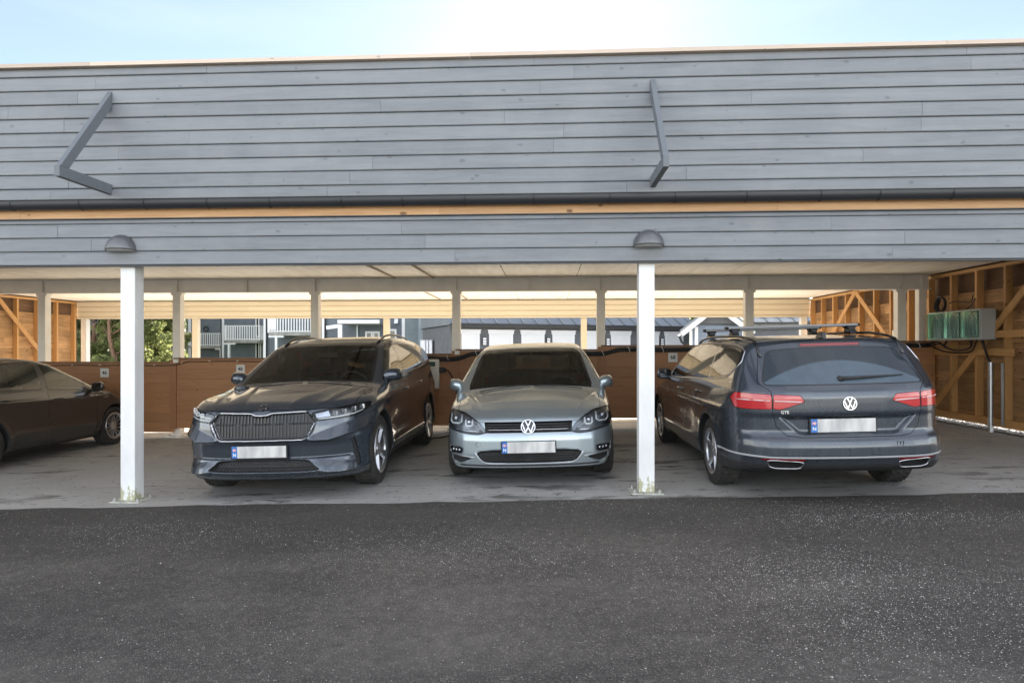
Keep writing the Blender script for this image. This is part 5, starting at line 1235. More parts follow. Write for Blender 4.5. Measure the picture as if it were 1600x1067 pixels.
# ---------------------------------------------------------------- silver blue hatchback
def hatchback():
    root = car_root('hatchback', -.165, 6.28, 'light silver blue hatchback facing out between the two white posts')
    L = 4.26; P = paint('silver_blue_paint', (.40,.47,.51), .75, .30, dirt=.12, dirtcol=(.3,.3,.28))
    C = dict(L=L, H=1.46, axles=(.87, 3.50), za=.312, Ra=.352, flare=.016, th=.40, th2=.20, ktop=.085, kf=.06, kr=.08, pcr=2.4,
        top=tab([(-.3,.60),(0,.67),(.08,.705),(.25,.765),(.5,.83),(.8,.885),(1.02,.925),(1.09,.945),(1.90,1.345),(2.05,1.39),(2.3,1.432),(2.6,1.452),(3.1,1.44),(3.6,1.40),(3.95,1.345),(4.02,1.30),(4.25,.98),(4.6,.9)], .018),
        plan=tab([(-.3,.80),(0,.81),(.4,.845),(.7,.872),(.95,.888),(1.4,.897),(2.2,.90),(3.4,.90),(4.5,.83)], .08),
        nose=tab([(.0,.16),(.15,.10),(.20,.045),(.26,.018),(.33,.0),(.48,.0),(.53,.012),(.56,.03),(.63,.055),(.70,.10),(.76,.22),(.82,.42),(1.5,1.0)], .010),
        tail=tab([(0,.14),(.2,.08),(.35,.0),(.6,.0),(.7,.02),(.85,.06),(1.0,.1),(1.5,.3)], .02),
        pf=tab([(0,0),(.3,.014),(.5,.045),(.65,.10),(.75,.18),(.82,.29),(.88,.46),(1.0,.75)], .02), pr=tab([(0,0),(.4,.02),(.7,.08),(.85,.2),(1,.4)], .02),
        side=tab([(0,.14),(.15,.09),(.25,.035),(.4,.008),(.6,0),(.72,.006),(.78,-.002),(.86,.012),(.95,.03),(1.1,.06)], .012),
        belt=tab([(-.3,.93),(1.1,.935),(3.0,1.0),(4.5,1.02)], .05), zb=tab([(-.3,.20),(.0,.18),(.5,.17),(3.6,.17),(4.2,.25),(4.6,.3)], .05),
        crown=tab([(-.3,.02),(0,.03),(.5,.06),(1,.075),(1.5,.06),(2,.055),(4.5,.05)], .05), kw=tab([(-.3,.05),(.5,.08),(1.0,.14),(1.9,.12),(2.6,0),(3.3,-.05),(4.5,-.1)], .1),
        paint=P, cabin=(1.35, 3.6), cowl=.95, ymid_f=1.0, ymid_r=3.9)
    ch = lambda P_: chaikin(P_, 2, .2)
    low = ch([(-.545,.382),(.545,.382),(.47,.270),(.40,.252),(-.40,.252),(-.47,.270)]); hoodc = [(.33,-.1),(.62,1.1)]
    def dF(a, z):
        r = .045*sstep(.006, -.016, psdf(a, z, low))
        r = r - .012*np.exp(-((z-.200)/.022)**2)*sstep(.80,.60,a)                               # lower lip
        r = r + .03*sstep(.004,-.010, psdf(a, z, ch([(.655,.410),(.85,.405),(.85,.330),(.675,.328)])))
        r = r + .035*sstep(.004,-.010, psdf(a, z, ch([(.555,.300),(.80,.322),(.80,.268),(.70,.238)])))
        return r - .012*sstep(.50,.47,z)*sstep(.40,.43,z)*0
    def dH(a, y): return .010*np.exp(-((a-(.42+.30*np.clip(y,0,1.1)))/.030)**2)*sstep(.08,.3,y)*sstep(1.08,.8,y)
    C['dF'] = dF; C['dH'] = dH; C['dG'] = lambda y, z: -.012*np.exp(-((z-.70)/.02)**2)*sstep(.5,1.0,y)*sstep(4.1,3.8,y)*.6
    head = [(.415,.552),(.470,.628),(.56,.690),(.66,.738),(.80,.755),(.86,.74),(.88,.66),(.87,.590),(.77,.566),(.62,.540),(.50,.532)]
    C['regions'] = [
        ('windscreen','W', mirr([(.715,.86),(.60,1.335),(.3,1.352)]), .026, M['wind'], 0, dict(y0=1.125, round=2, rw=.12, gapmat=M['trim'], gapname='windscreen_seal', gapdepth=.001)),
        ('side_window','S', [(1.46,.972),(1.98,1.318),(2.34,1.355),(2.36,1.005)], .018, M['glass'], 0, dict(rw=.1, gapmat=M['trim'], gapname='window_seal', gapdepth=.001)),
        ('side_window','S', [(2.42,1.008),(2.42,1.355),(3.0,1.33),(3.40,1.20),(3.35,1.05)], .018, M['glass'], 0, dict(rw=.1, gapmat=M['trim'], gapname='window_seal', gapdepth=.001)),
        ('rear_window','R', mirr([(.60,1.0),(.50,1.30)]), .02, M['glass'], 0, dict(gapmat=M['trim'], gapname='window_seal')),
        ('headlight','F2', head, .004, M['lamp_mid'], (0,.075,0), dict(rw=.15, lens=True, mask=lambda c, n: c[:,1] < .75)),
        ('radiator_grille','F', mirr([(.425,.550),(.435,.648)]), .003, M['trim'], (0,.03,0), dict(round=0, mirror=False)),
        ('lower_grille','F', low, -0.0, M['trimmat'], 0, dict(round=0)),
        ('fog_lamp','F2', [(.66,.402),(.83,.398),(.83,.336),(.685,.336)], .0, M['trim'], 0, dict(rw=.1)),
        ('air_curtain','F2', [(.565,.298),(.79,.316),(.79,.272),(.70,.243)], .0, M['trimmat'], 0, dict(rw=.12)),
        ('splitter_gap','F', mirr([(.70,.216),(.70,.234)]), .0, M['trimmat'], 0, dict(round=0)),
        ('bonnet','H', mirr([(.70,-.1),(.74,.4),(.765,1.01)]), .0045, P, 0, dict(round=0, zmin=.652)),
        ('door','S', [(1.33,.20),(1.30,.90),(1.42,1.0),(1.9,1.34),(2.39,1.385),(2.39,.20)], .0045, P, 0, dict(rw=.05)),
        ('door','S', [(2.396,.20),(2.396,1.385),(3.0,1.36),(3.36,1.23),(3.30,.95),(3.10,.62),(3.02,.20)], .0045, P, 0, dict(rw=.05)),
        ('tail_lamp','R2', [(.45,.80),(.50,.96),(.80,.95),(.80,.80)], .004, M['red'], 0, {}),
    ]
    o = build_car(root, C, .0128); f = o['f']
    # headlight innards: U-shaped light guides and projector lenses
    for (hd, reg, sd) in o['headlight']:
        for (cx, cz, w, hgt) in ((.745,.672,.062,.040), (.600,.640,.036,.030)):
            y = surf_y(f, cx, cz, -.1, 1.2)+.022
            U = [(cx-w, cz+hgt), (cx-w, cz-hgt*.6), (cx-w*.6, cz-hgt), (cx+w*.6, cz-hgt), (cx+w, cz-hgt*.5), (cx+w, cz+hgt)]
            mb = MB(); mb.tube([(sd*a, surf_y(f, a, b, -.1, 1.2)+.018, b) for a, b in U], .010, 8); mb.build('light_guide', M['drl'], hd, smooth=True, local=True)
            mb = MB(); mb.lathe([(.0,-.012),(.016,-.010),(.026,-.002),(.030,.012),(.034,.03)], (sd*cx, y+.018, cz+.004), 'y', 24); mb.build('projector', M['lamp_in'], hd, smooth=True, local=True)
        pts = [(.47,.560),(.60,.562),(.72,.578),(.84,.602)]; Q = [(sd*a, surf_y(f, a, b, -.1, 1.2)+.014, b) for a, b in pts]
        mb = MB(); mb.tube(Q, .012, 8); mb.build('indicator_strip', M['lamp_in'], hd, smooth=True, local=True)
        mb = MB()
        for q in range(3): mb.tube([(sd*a, surf_y(f, a, b, -.1, 1.2)+.030, b) for a, b in [(.48+.03*q,.575+.02*q),(.54+.02*q,.60+.024*q)]], .006, 6)
        mb.build('reflector_rib', M['lamp_in'], hd, smooth=True, local=True)
    g = o['radiator_grille'][0][0]
    slats(root, 'grille_slat', f, [[(-.42,z),(.42,z)] for z in (.600,.622)], M['trim'], .006, lift=.006, parent=g)
    slats(root, 'chrome_strip', f, [[(-.41,.5755),(.41,.5755)]], M['chrome'], .0045, lift=.000, parent=g)
    lg = o['lower_grille'][0][0]
    slats(root, 'grille_slat', f, [[(-.46,z),(-.05,z)] for z in (.275,.30,.325,.35)]+[[(.05,z),(.46,z)] for z in (.275,.30,.325,.35)], M['trimmat'], .006, lift=-.012, parent=lg)
    slats(root, 'chrome_surround', f, [[(-.552,.374),(-.50,.300),(-.46,.262),(-.40,.244),(.40,.244),(.46,.262),(.50,.300),(.552,.374)]], M['satin'], .005, lift=-.001)
    for s_ in (1, -1):
        for P_ in ([(s_*.545,.306),(s_*.66,.318),(s_*.80,.326)], [(s_*.835,.402),(s_*.842,.33),(s_*.80,.268),(s_*.74,.242)]): slats(root, 'chrome_trim', f, [P_], M['satin'], .0055, lift=-.001)
        mb = MB(); y = surf_y(f, .745, .368, -.1, 1.2); 
        for q in (.705,.74,.775): mb = MB(); mb.lathe([(0,-.006),(.012,-.004),(.016,.008)], (s_*q, surf_y(f, q, .37, -.1, 1.2)-.004, .372), 'y', 16); mb.build('fog_light', M['lamp_in'], root, smooth=True, local=True)
    round_badge(root, 0, surf_y(f, 0, .603, -.1, .5)-.020, .606, .071, -1, -.18, 'vw')
    plate_part(root, 0, surf_y(f, 0, .41, -.1, .5)-.012, .412, -1)
    for xx in (-.40, .33): # parking sensors and tow cover
        mb = MB(); mb.lathe([(.0,-.001),(.012,-.001),(.013,.002)], (xx, surf_y(f, xx, .438, -.1, .5), .438), 'y', 20); mb.build('parking_sensor', P, root, local=True)
    y = surf_y(f, -.46, .436, -.1, .5); mb = MB(); mb.tube([(-.50+.026*math.cos(t), surf_y(f, -.50+.026*math.cos(t), .436+.026*math.sin(t), -.1, .6), .436+.026*math.sin(t)) for t in np.linspace(0, 2*PI, 25)[:-1]], .0022, 5, closed=True); mb.build('tow_cover', M['gap'], root, local=True)
    for s_ in (1, -1): mirror_part(root, s_, .895, 1.42, .972, P, .088, .075, .072)
    for xx, ln in ((-.30, .55), (.33, .52)):
        mb = MB(); pts = []
        for k in range(9):
            t = k/8; x_ = xx-.28+ln*t*1.05; y_ = 1.03+.05*t+.02; pts.append((x_, y_-.05*abs(x_), surf_z(f, x_, y_-.05*abs(x_))+.012))
        mb.tube(pts, .006, 6); mb.build('wiper', M['trimmat'], root, smooth=True, local=True)
    mb = MB(); mb.box(-.11, .11, 1.88, 1.90, 1.215, 1.275); mb.cyl((0, 1.88, 1.26), (0, 1.93, 1.33), .012, n=8); mb.build('rear_view_mirror', M['cabinlight'], root, local=True, bevel=.008)
    mb = MB(); mb.cyl((0.02, 3.7, 1.36), (0.02, 3.74, 1.44), .005, .003, n=8); mb.build('roof_aerial', M['trim'], root, local=True)
    for s_ in (1, -1):
        for yy in (.87, 3.50): make_wheel(root, .885, yy, .316, .215, 'twin', s_)
    return root
hatchback()

# ---------------------------------------------------------------- dark grey crossover with the chrome framed grille
def crossover():
    root = car_root('crossover_car', -2.66, 5.85, 'dark graphite grey crossover with a chrome framed grille and a wall charger behind it')
    L = 4.65; P = paint('graphite_paint', (.042,.057,.078), .62, .25, dirt=.10)
    C = dict(L=L, H=1.63, axles=(.88, 3.645), za=.362, Ra=.405, flare=.020, th=.34, th2=.22, ktop=.075, kf=.045, kr=.08, pcr=2.6,
        top=tab([(-.3,.80),(0,.86),(.06,.885),(.2,.925),(.45,.975),(.75,1.02),(1.0,1.055),(1.12,1.08),(1.95,1.485),(2.1,1.53),(2.35,1.575),(2.7,1.60),(3.2,1.59),(3.8,1.55),(4.2,1.49),(4.28,1.45),(4.55,1.1),(4.9,1.0)], .02),
        plan=tab([(-.3,.90),(0,.905),(.4,.925),(.9,.938),(2.2,.928),(3.6,.94),(4.9,.87)], .1),
        nose=tab([(.0,.20),(.16,.12),(.20,.05),(.26,.012),(.33,.0),(.40,.02),(.52,.012),(.58,.0),(.70,.012),(.82,.035),(.86,.06),(.92,.16),(1.0,.4),(1.6,1.2)], .010),
        tail=tab([(0,.14),(.2,.08),(.35,.0),(.6,.0),(.7,.02),(.85,.06),(1.0,.1),(1.6,.3)], .02),
        pf=tab([(0,0),(.3,.015),(.5,.05),(.65,.115),(.75,.19),(.83,.29),(.90,.46),(1.0,.75)], .02), pr=tab([(0,0),(.4,.02),(.7,.08),(.85,.2),(1,.4)], .02),
        side=tab([(0,.14),(.18,.08),(.27,.03),(.36,.002),(.44,.010),(.60,.014),(.74,.004),(.88,-.004),(.93,.006),(1.0,.03),(1.1,.055),(1.3,.07)], .010),
        belt=tab([(-.3,1.03),(1.0,1.05),(2.2,1.10),(3.4,1.17),(4.9,1.24)], .05), zb=tab([(-.3,.20),(.0,.19),(.5,.19),(3.8,.19),(4.5,.27),(4.9,.3)], .05),
        crown=tab([(-.3,.02),(0,.025),(.5,.05),(1,.07),(1.5,.06),(2,.055),(4.9,.05)], .05), kw=tab([(-.3,.05),(.5,.08),(1.0,.13),(1.9,.12),(2.6,0),(3.3,-.05),(4.9,-.1)], .1),
        paint=P, cabin=(1.45, 3.7), cowl=1.08, ymid_f=1.0, ymid_r=4.1)
    gr = [(.0,.808),(.055,.810),(.10,.828),(.435,.840),(.505,.752),(.435,.606),(.395,.585)]; grl = gr + [(-a, b) for a, b in reversed(gr[1:])]
    intake = chaikin(mirr([(.545,.285),(.43,.388),(.2,.396)]), 1, .12)
    def dF(a, z):
        r = .028*sstep(.003, -.010, psdf(a, z, grl))
        r = r - .010*np.exp(-(psdf(a, z, grl)/.016)**2)
        # upper facet: from beside the grille out to the corner, overhanging a darker panel
        up = .575+(a-.35)*.36; dn = .565+np.maximum(a-.62, 0)*.30-.0*a
        ram = np.clip((up-z)/np.maximum(up-dn, .02), 0, 1)*sstep(.36,.52,a)
        fac = sstep(dn-.016,dn+.008,z)*ram*.082*np.clip((a-.34)/.3, 0, 1)
        r = r - fac
        r = r - .020*sstep(.575,.568,z)*0
        r = r + .022*sstep(.575,.565,z)*sstep(.395,.41,z)*sstep(.80,.76,a)                         # number-plate panel set back
        r = r + .045*sstep(.003,-.010, psdf(a, z, intake))
        # lower corner facet
        lo = .300+np.abs(a-.60)*.10; hi = .400-np.maximum(a-.45,0)*.14
        r2 = np.clip((hi-z)/.10, 0, 1)*sstep(.47,.60,a)*sstep(.246,.264,z)*.055; r = r - r2
        return r
    def dH(a, y):
        e = .20+.26*np.clip(y, 0, 1.2); e2 = .50+.22*np.clip(y, 0, 1.1)
        v = .020*sstep(e-.030, e+.005, a)*sstep(e+.20, e+.03, a)*sstep(.05,.3,y)*sstep(1.08,.85,y)
        return v + .014*np.exp(-((a-e2)/.028)**2)*sstep(.15,.4,y)*sstep(1.08,.8,y)
    def dG(y, z):
        v = .012*np.exp(-((z-(.96+.03*y))/.025)**2)*sstep(.6,1.2,y)*0
        v = v - .016*np.exp(-((z-(.60+.02*y))/.13)**2)*sstep(1.25,1.6,y)*sstep(3.3,2.9,y)          # scalloped doors
        v = v + .012*np.exp(-((z-(.35+.015*y))/.035)**2)*sstep(1.2,1.5,y)*sstep(3.3,3.0,y)
        return v
    C['dF'] = dF; C['dH'] = dH; C['dG'] = dG
    head = [(.500,.750),(.470,.826),(.66,.858),(.84,.886),(.90,.888),(.905,.84),(.86,.800),(.80,.772)]
    sw = [(1.30,1.085),(1.60,1.30),(1.86,1.452),(2.05,1.478),(2.26,1.487),(2.24,1.118)]
    sw2 = [(2.31,1.121),(2.33,1.488),(2.9,1.480),(3.12,1.455),(3.20,1.175),(3.16,1.160)]
    sw3 = [(3.24,1.175),(3.17,1.448),(3.5,1.385),(3.72,1.27),(3.70,1.215)]
    sl = dict(rw=.06, gapmat=M['trim'], gapname='window_seal', gapdepth=.001)
    C['regions'] = [
        ('windscreen','W', mirr([(.745,.97),(.60,1.462),(.3,1.482)]), .028, M['wind'], 0, dict(y0=1.15, rw=.12, gapmat=M['trim'], gapname='windscreen_seal', gapdepth=.001)),
        ('side_window','S', sw, .016, M['glass'], 0, sl), ('side_window','S', sw2, .016, M['glass'], 0, sl), ('side_window','S', sw3, .016, M['glass'], 0, sl),
        ('rear_window','R', mirr([(.60,1.15),(.50,1.42)]), .02, M['glass'], 0, dict(gapmat=M['trim'], gapname='window_seal')),
        ('grille_panel','F', chaikin([(a*.975, .71+(b-.71)*.93) for a, b in grl], 1, .1), .016, M['grille'], 0, dict(round=0, gapmat=M['chrome'], gapname='chrome_frame', gapdepth=-.006)),
        ('headlight','F2', head, .005, M['lamp_dark'], (0,.07,0), dict(rw=.1, lens=True, mask=lambda c, n: c[:,1] < .8)),
        ('lower_grille','F', intake, .0, M['trimmat'], 0, dict(round=0)),
        ('air_curtain','F2', [(.785,.56),(.815,.575),(.855,.30),(.83,.285)], .0, M['trimmat'], (0,.03,0), dict(rw=.1, mask=lambda c, n: c[:,1] < .6)),
        ('bonnet','H', mirr([(.76,-.1),(.80,.4),(.80,1.0)]), .0045, P, 0, dict(round=0, zmin=.862)),
        ('sill_trim','S', [(1.25,.19),(1.25,.285),(3.30,.305),(3.30,.19)], .0, M['trimmat'], 0, dict(round=0)),
        ('door','S', [(1.36,.29),(1.32,.90),(1.18,1.085),(1.80,1.49),(2.28,1.52),(2.285,.31)], .0045, P, 0, dict(rw=.03)),
        ('door','S', [(2.291,.31),(2.286,1.52),(2.9,1.51),(3.15,1.48),(3.23,1.18),(3.22,.85),(3.06,.62),(3.0,.33)], .0045, P, 0, dict(rw=.03)),
        ('tail_lamp','R2', [(.40,.93),(.45,1.02),(.85,1.05),(.85,.93)], .004, M['red'], 0, {}),
    ]
    o = build_car(root, C, .0128); f = o['f']
    gp = o['grille_panel'][0][0]
    mb = MB()                                              # vertical ribs, the upper band broader
    for k in range(-13, 14):
        xk = k*.0325
        zt = .815 if abs(xk) > .07 else .795; zt = min(zt, .82-max(0, (abs(xk)-.40))*1.1); zb_ = max(.612, .612+(abs(xk)-.40)*1.6)
        for (za_, zb2, w) in ((zt, .735, .011), (.722, zb_, .006)):
            if za_-zb2 < .02: continue
            y = surf_y(f, abs(xk), (za_+zb2)/2, -.1, .5)
            rb = MB(); rb.beam((xk, surf_y(f, abs(xk), za_, -.1, .5)+.002, za_), (xk, surf_y(f, abs(xk), zb2, -.1, .5)+.002, zb2), w, .024, up=(0,1,0)); rb.build('grille_rib', M['trim'], gp, local=True, bevel=.002)
    slats(root, 'grille_divider', f, [[(-.46,.729),(.46,.729)]], M['trim'], .007, lift=.0, parent=gp)
    for (hd, reg, sd) in o['headlight']:
        for q, (cx, cz) in enumerate(((.655,.812),(.725,.824),(.795,.838),(.85,.852))):
            mb = MB(); y = surf_y(f, cx, cz, -.1, 1.3)+.026; mb.box(sd*cx-.026, sd*cx+.026, y, y+.03, cz-.026, cz+.024); mb.build('lamp_module', M['lamp_in'], hd, local=True, bevel=.008)
            mb = MB(); mb.lathe([(0,-.006),(.010,-.004),(.015,.006)], (sd*cx, y, cz), 'y', 16); mb.build('projector', M['lens'], hd, local=True, smooth=True)
        mb = MB(); mb.tube([(sd*a, surf_y(f, a, b, -.1, 1.3)+.016, b) for a, b in [(.52,.765),(.60,.770),(.70,.780),(.80,.795),(.86,.82)]], .007, 8); mb.build('light_guide', M['drl'], hd, smooth=True, local=True)
        mb = MB(); mb.add([(sd*a, surf_y(f, a, b, -.1, 1.3)+.03, b) for a, b in [(.505,.775),(.49,.818),(.60,.838),(.62,.785)]], [(0,1,2,3)]); mb.build('reflector_rib', M['lamp_in'], hd, local=True)
    lg = o['lower_grille'][0][0]
    mb = MB()                                              # honeycomb mesh
    for r_ in range(4):
        for q in range(-14, 15):
            cx = q*.034 + (r_ % 2)*.017; cz = .302+r_*.026
            if abs(cx) > .50-(cz-.29)*.75: continue
            y = surf_y(f, abs(cx), cz, -.1, .5)-.004; mb.tube([(cx+.014*math.cos(t), y, cz+.012*math.sin(t)) for t in np.linspace(0, 2*PI, 7)[:-1]], .0024, 4, closed=True)
    mb.build('honeycomb_mesh', M['trim'], lg, local=True)
    yb = surf_y(f, 0, .872, -.1, .6); round_badge(root, .0, yb+.005, .884, .043, -1, -.95, 'arrow')
    pl = plate_part(root, -.02, surf_y(f, 0, .475, -.1, .5)-.014, .478, -1)
    V, F = text_geo('AVIA', .022); m = MB(); m.add([(v[0]+.0, -.0130, v[1]-.060) for v in V], F) if False else None
    for s_ in (1, -1): mirror_part(root, s_, .905, 1.50, 1.13, P, .108, .08, .075)
    for yy, z in ((2.10, .93), (3.02, .965)):
        for s_ in (1, -1): handle_part(root, s_, surf_x(f, yy, z)-.004, yy, z, P)
    # roof rails
    for s_ in (1, -1):
        pts = []
        for k in range(17):
            y = 2.05+1.95*k/16; x_ = .585+.02*math.sin(PI*k/16); pts.append((s_*x_, y, surf_z(f, x_, y) + .005+.032*min(1, 5*min(k/16, 1-k/16))))
        mb = MB(); mb.tube(pts, .014, 8); mb.build('roof_rail', M['trim'], root, smooth=True, local=True)
    ribbon(root, 'belt_moulding', f, [(1.28,1.068),(2.2,1.102),(3.2,1.16),(3.72,1.205)], 'S', .004, M['trim'], sides=(1,-1))
    for P_ in ([(.20,.04),(.44,.93)], ): pass
    for xx, ln in ((-.38, .62), (.30, .50)):
        mb = MB(); pts = []
        for k in range(9):
            t = k/8; x_ = xx-.25+ln*t; y_ = 1.10-.12*x_*x_; pts.append((x_, y_, surf_z(f, x_, y_)+.012))
        mb.tube(pts, .006, 6); mb.build('wiper', M['trimmat'], root, smooth=True, local=True)
    mb = MB(); mb.box(-.12, .12, 1.92, 1.94, 1.34, 1.40); mb.cyl((0, 1.92, 1.39), (0, 1.99, 1.47), .012, n=8); mb.build('rear_view_mirror', M['cabinlight'], root, local=True, bevel=.008)
    for s_ in (1, -1):
        for yy in (.88, 3.645): make_wheel(root, .915, yy, .366, .235, 'aero', s_)
    return root
crossover()

# ---------------------------------------------------------------- dark estate seen from behind
def estate():
    L = 4.77
    root = car_root('estate_car', 2.51, 5.35+L, 'dusty dark blue grey estate car backed toward the road with silver roof bars', rev=True)
    P = paint('dark_blue_grey_paint', (.024,.035,.052), .55, .25, dirt=.36, dirtcol=(.13,.14,.15))
    C_L[0] = L
    C = dict(L=L, H=1.50, axles=(.93, 3.72), za=.322, Ra=.368, flare=.016, th=.36, th2=.30, ktop=.075, kf=.06, kr=.05, pcr=2.6,
        top=tab([(-.3,.62),(0,.69),(.1,.73),(.4,.81),(.8,.88),(1.15,.945),(1.25,.965),(2.10,1.355),(2.3,1.40),(2.7,1.438),(3.2,1.442),(3.8,1.428),(4.3,1.39),(4.6,1.34),(5.0,1.25)], .02),
        plan=tab([(-.3,.86),(0,.87),(.5,.90),(.9,.916),(3.8,.916),(4.3,.905),(5.0,.87)], .1),
        nose=tab([(0,.16),(.15,.10),(.22,.03),(.35,0),(.6,.02),(.7,.07),(.8,.25),(1.5,1.0)], .02),
        tail=tab([(0,.26),(.20,.20),(.27,.10),(.32,.05),(.395,.012),(.41,.0),(.50,.0),(.555,.012),(.585,.045),(.62,.058),(.74,.058),(.77,.050),(.90,.050),(.955,.060),(1.0,.095),(1.34,.395),(1.38,.42),(1.6,.5)], .009),
        pf=tab([(0,0),(.4,.03),(.7,.14),(.85,.32),(.92,.5)], .02), pr=tab([(0,0),(.3,.012),(.5,.035),(.65,.075),(.75,.14),(.83,.24),(.89,.38),(1.0,.72)], .015),
        side=tab([(0,.15),(.18,.09),(.27,.03),(.38,.004),(.5,.008),(.66,.004),(.80,-.004),(.83,.004),(.9,.022),(1.0,.05),(1.1,.065)], .010),
        belt=tab([(-.3,.94),(1.2,.955),(3.0,.995),(5.0,1.02)], .05), zb=tab([(-.3,.20),(0,.18),(.5,.17),(3.9,.18),(4.5,.27),(5.0,.30)], .04),
        crown=tab([(-.3,.03),(0,.04),(1,.07),(2,.055),(3.5,.05),(5,.055)], .05), kw=tab([(-.3,.05),(.5,.08),(1.2,.12),(2.0,.10),(2.8,0),(3.8,-.06),(5,-.12)], .1),
        paint=P, cabin=(1.5, 3.9), cowl=.96, ymid_f=1.0, ymid_r=3.9)
    rec = chaikin(mirr([(.395,.590),(.560,.752)]), 1, .05)
    ex = chaikin([(.405,.318),(.385,.372),(.655,.386),(.635,.335),(.585,.320)], 1, .15)
    def dR(a, z):
        r = .030*sstep(.004,-.030, psdf(a, z, rec))
        r = r + .05*sstep(.004,-.016, psdf(a, z, ex))
        r = r + .010*np.exp(-((z-.405)/.006)**2)*0
        return r
    C['dR'] = dR
    C['dG'] = lambda y, z: .010*np.exp(-((z-.79)/.022)**2)*sstep(.6,1.2,y) - .012*np.exp(-((z-.55)/.12)**2)*sstep(1.4,1.8,y)*sstep(3.2,2.9,y)
    tl_o = [(.606,.810),(.606,.930),(.72,.938),(.845,.945),(.868,.90),(.850,.82),(.80,.810)]
    tl_i = [(.352,.868),(.385,.918),(.590,.930),(.594,.812),(.54,.806)]
    s1 = [(1.62,.988),(2.20,1.315),(2.58,1.352),(2.62,1.015)]; s2 = [(2.69,1.018),(2.66,1.356),(3.2,1.362),(3.40,1.352),(3.52,1.042)]; s3 = [(3.60,1.046),(3.48,1.352),(4.0,1.335),(4.26,1.30),(4.33,1.19),(4.18,1.085)]
    sl = dict(rw=.05, gapmat=M['trim'], gapname='window_seal', gapdepth=.001)
    C['regions'] = [
        ('windscreen','W', mirr([(.70,.95),(.60,1.34),(.3,1.36)]), .026, M['wind'], 0, dict(rw=.12, gapmat=M['trim'], gapname='windscreen_seal')),
        ('side_window','S', s1, .014, M['glass'], 0, sl), ('side_window','S', s2, .014, M['glass'], 0, sl), ('side_window','S', s3, .014, M['glass'], 0, dict(sl, rw=.12)),
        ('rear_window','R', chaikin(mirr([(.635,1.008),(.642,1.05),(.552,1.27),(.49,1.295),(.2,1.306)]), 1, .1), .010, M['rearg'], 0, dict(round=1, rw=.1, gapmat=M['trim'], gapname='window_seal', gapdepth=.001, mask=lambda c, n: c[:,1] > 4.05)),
        ('brake_light','R', mirr([(.255,1.326),(.255,1.350)]), .003, M['reddark'], 0, dict(round=0, mask=lambda c, n: c[:,1] > 4.05)),
        ('tail_lamp','R2', tl_o, .004, M['red'], 0, dict(round=0, mask=lambda c, n: c[:,1] > 4.25)),
        ('tail_lamp','R2', tl_i, .004, M['red'], 0, dict(round=1, rw=.06)),
        ('exhaust_tip','R2', ex, .0, M['liner'], 0, dict(round=0)),
        ('bumper_reflector','R2', [(.375,.382),(.375,.400),(.70,.402),(.70,.388)], .002, M['reddark'], 0, dict(round=0)),
        ('chrome_moulding','R', mirr([(.99,.424),(.99,.434),(.6,.420),(.2,.418)]) if False else [(-.99,.436),(-.6,.420),(.6,.420),(.99,.436),(.99,.420),(.6,.404),(-.6,.404),(-.99,.420)], .0, M['barsilver'], 0, dict(round=0, mask=lambda c, n: c[:,1] > 3.95)),
        ('lower_valance','R', [(-.95,.10),(.95,.10),(.95,.350),(.30,.35),(-.30,.35),(-.95,.350)], .0, M['trimmat'], 0, dict(round=0)),
        ('tailgate','R', mirr([(.40,.578),(.50,.592),(.570,.66),(.598,.78),(.600,.95),(.685,1.03),(.60,1.33),(.3,1.372)]), .0045, P, 0, dict(round=0, mask=lambda c, n: c[:,1] > 4.05)),
        ('bonnet','H', mirr([(.70,-.1),(.74,.4),(.77,1.12)]), .0045, P, 0, dict(round=0, zmin=.70)),
        ('door','S', [(1.45,.22),(1.42,.90),(1.58,1.0),(2.15,1.345),(2.62,1.385),(2.655,.97),(2.65,.22)], .0045, P, 0, dict(rw=.03)),
        ('door','S', [(2.656,.22),(2.661,.97),(2.626,1.385),(3.2,1.392),(3.44,1.38),(3.56,1.02),(3.52,.82),(3.30,.60),(3.22,.22)], .0045, P, 0, dict(rw=.03)),
    ]
    o = build_car(root, C, .0128); f = o['f']
    for s_ in (1, -1):
        pe = [(.398,.314),(.376,.374),(.664,.390),(.642,.330),(.588,.314)]; pe = chaikin(pe, 2, .15); Q = [(s_*a, surf_y(f, a if psdf(np.array([a]), np.array([b]), ex)[0] > 0 else a, b, L+.1, 3.9)+.002, b) for a, b in pe]
        mb = MB(); mb.tube(Q, .0055, 6, closed=True); mb.build('exhaust_surround', M['satin'], root, smooth=True, local=True)
    for s_ in (1, -1):
        for rows in ([(.375,.866),(.47,.872),(.585,.877)], [(.616,.879),(.70,.883),(.78,.886),(.835,.888)]):
            Q = [(s_*a, surf_y(f, a, b, L+.1, 3.9)+.003, b) for a, b in rows]
            mb = MB(); mb.tube(Q, .0055, 6); mb.build('light_bar', M['redwhite'], o['tail_lamp'][0][0], smooth=True, local=True)
    P_ = [(s1[0][0]-.03, s1[0][1]-.022), (2.64,.990), (3.56,1.020), (4.19,1.062), (4.355,1.185), (4.285,1.318), (4.0,1.355), (3.2,1.384), (2.6,1.374), (2.19,1.334)]
    for s_ in (1, -1): ribbon(root, 'chrome_window_trim', f, chaikin(P_, 2, .15)+[chaikin(P_, 2, .15)[0]], 'S', .0055, M['satin'], lift=.001, sides=(s_,))
    round_badge(root, 0, surf_y(f, 0, .848, L+.1, 3.9)-.004, .848, .055, 1, .10, 'vw')
    plate_part(root, .045, surf_y(f, 0, .66, L+.1, 3.9)+.004, .668, 1)
    # wiper
    mb = MB(); xa, xb = .02, -.50
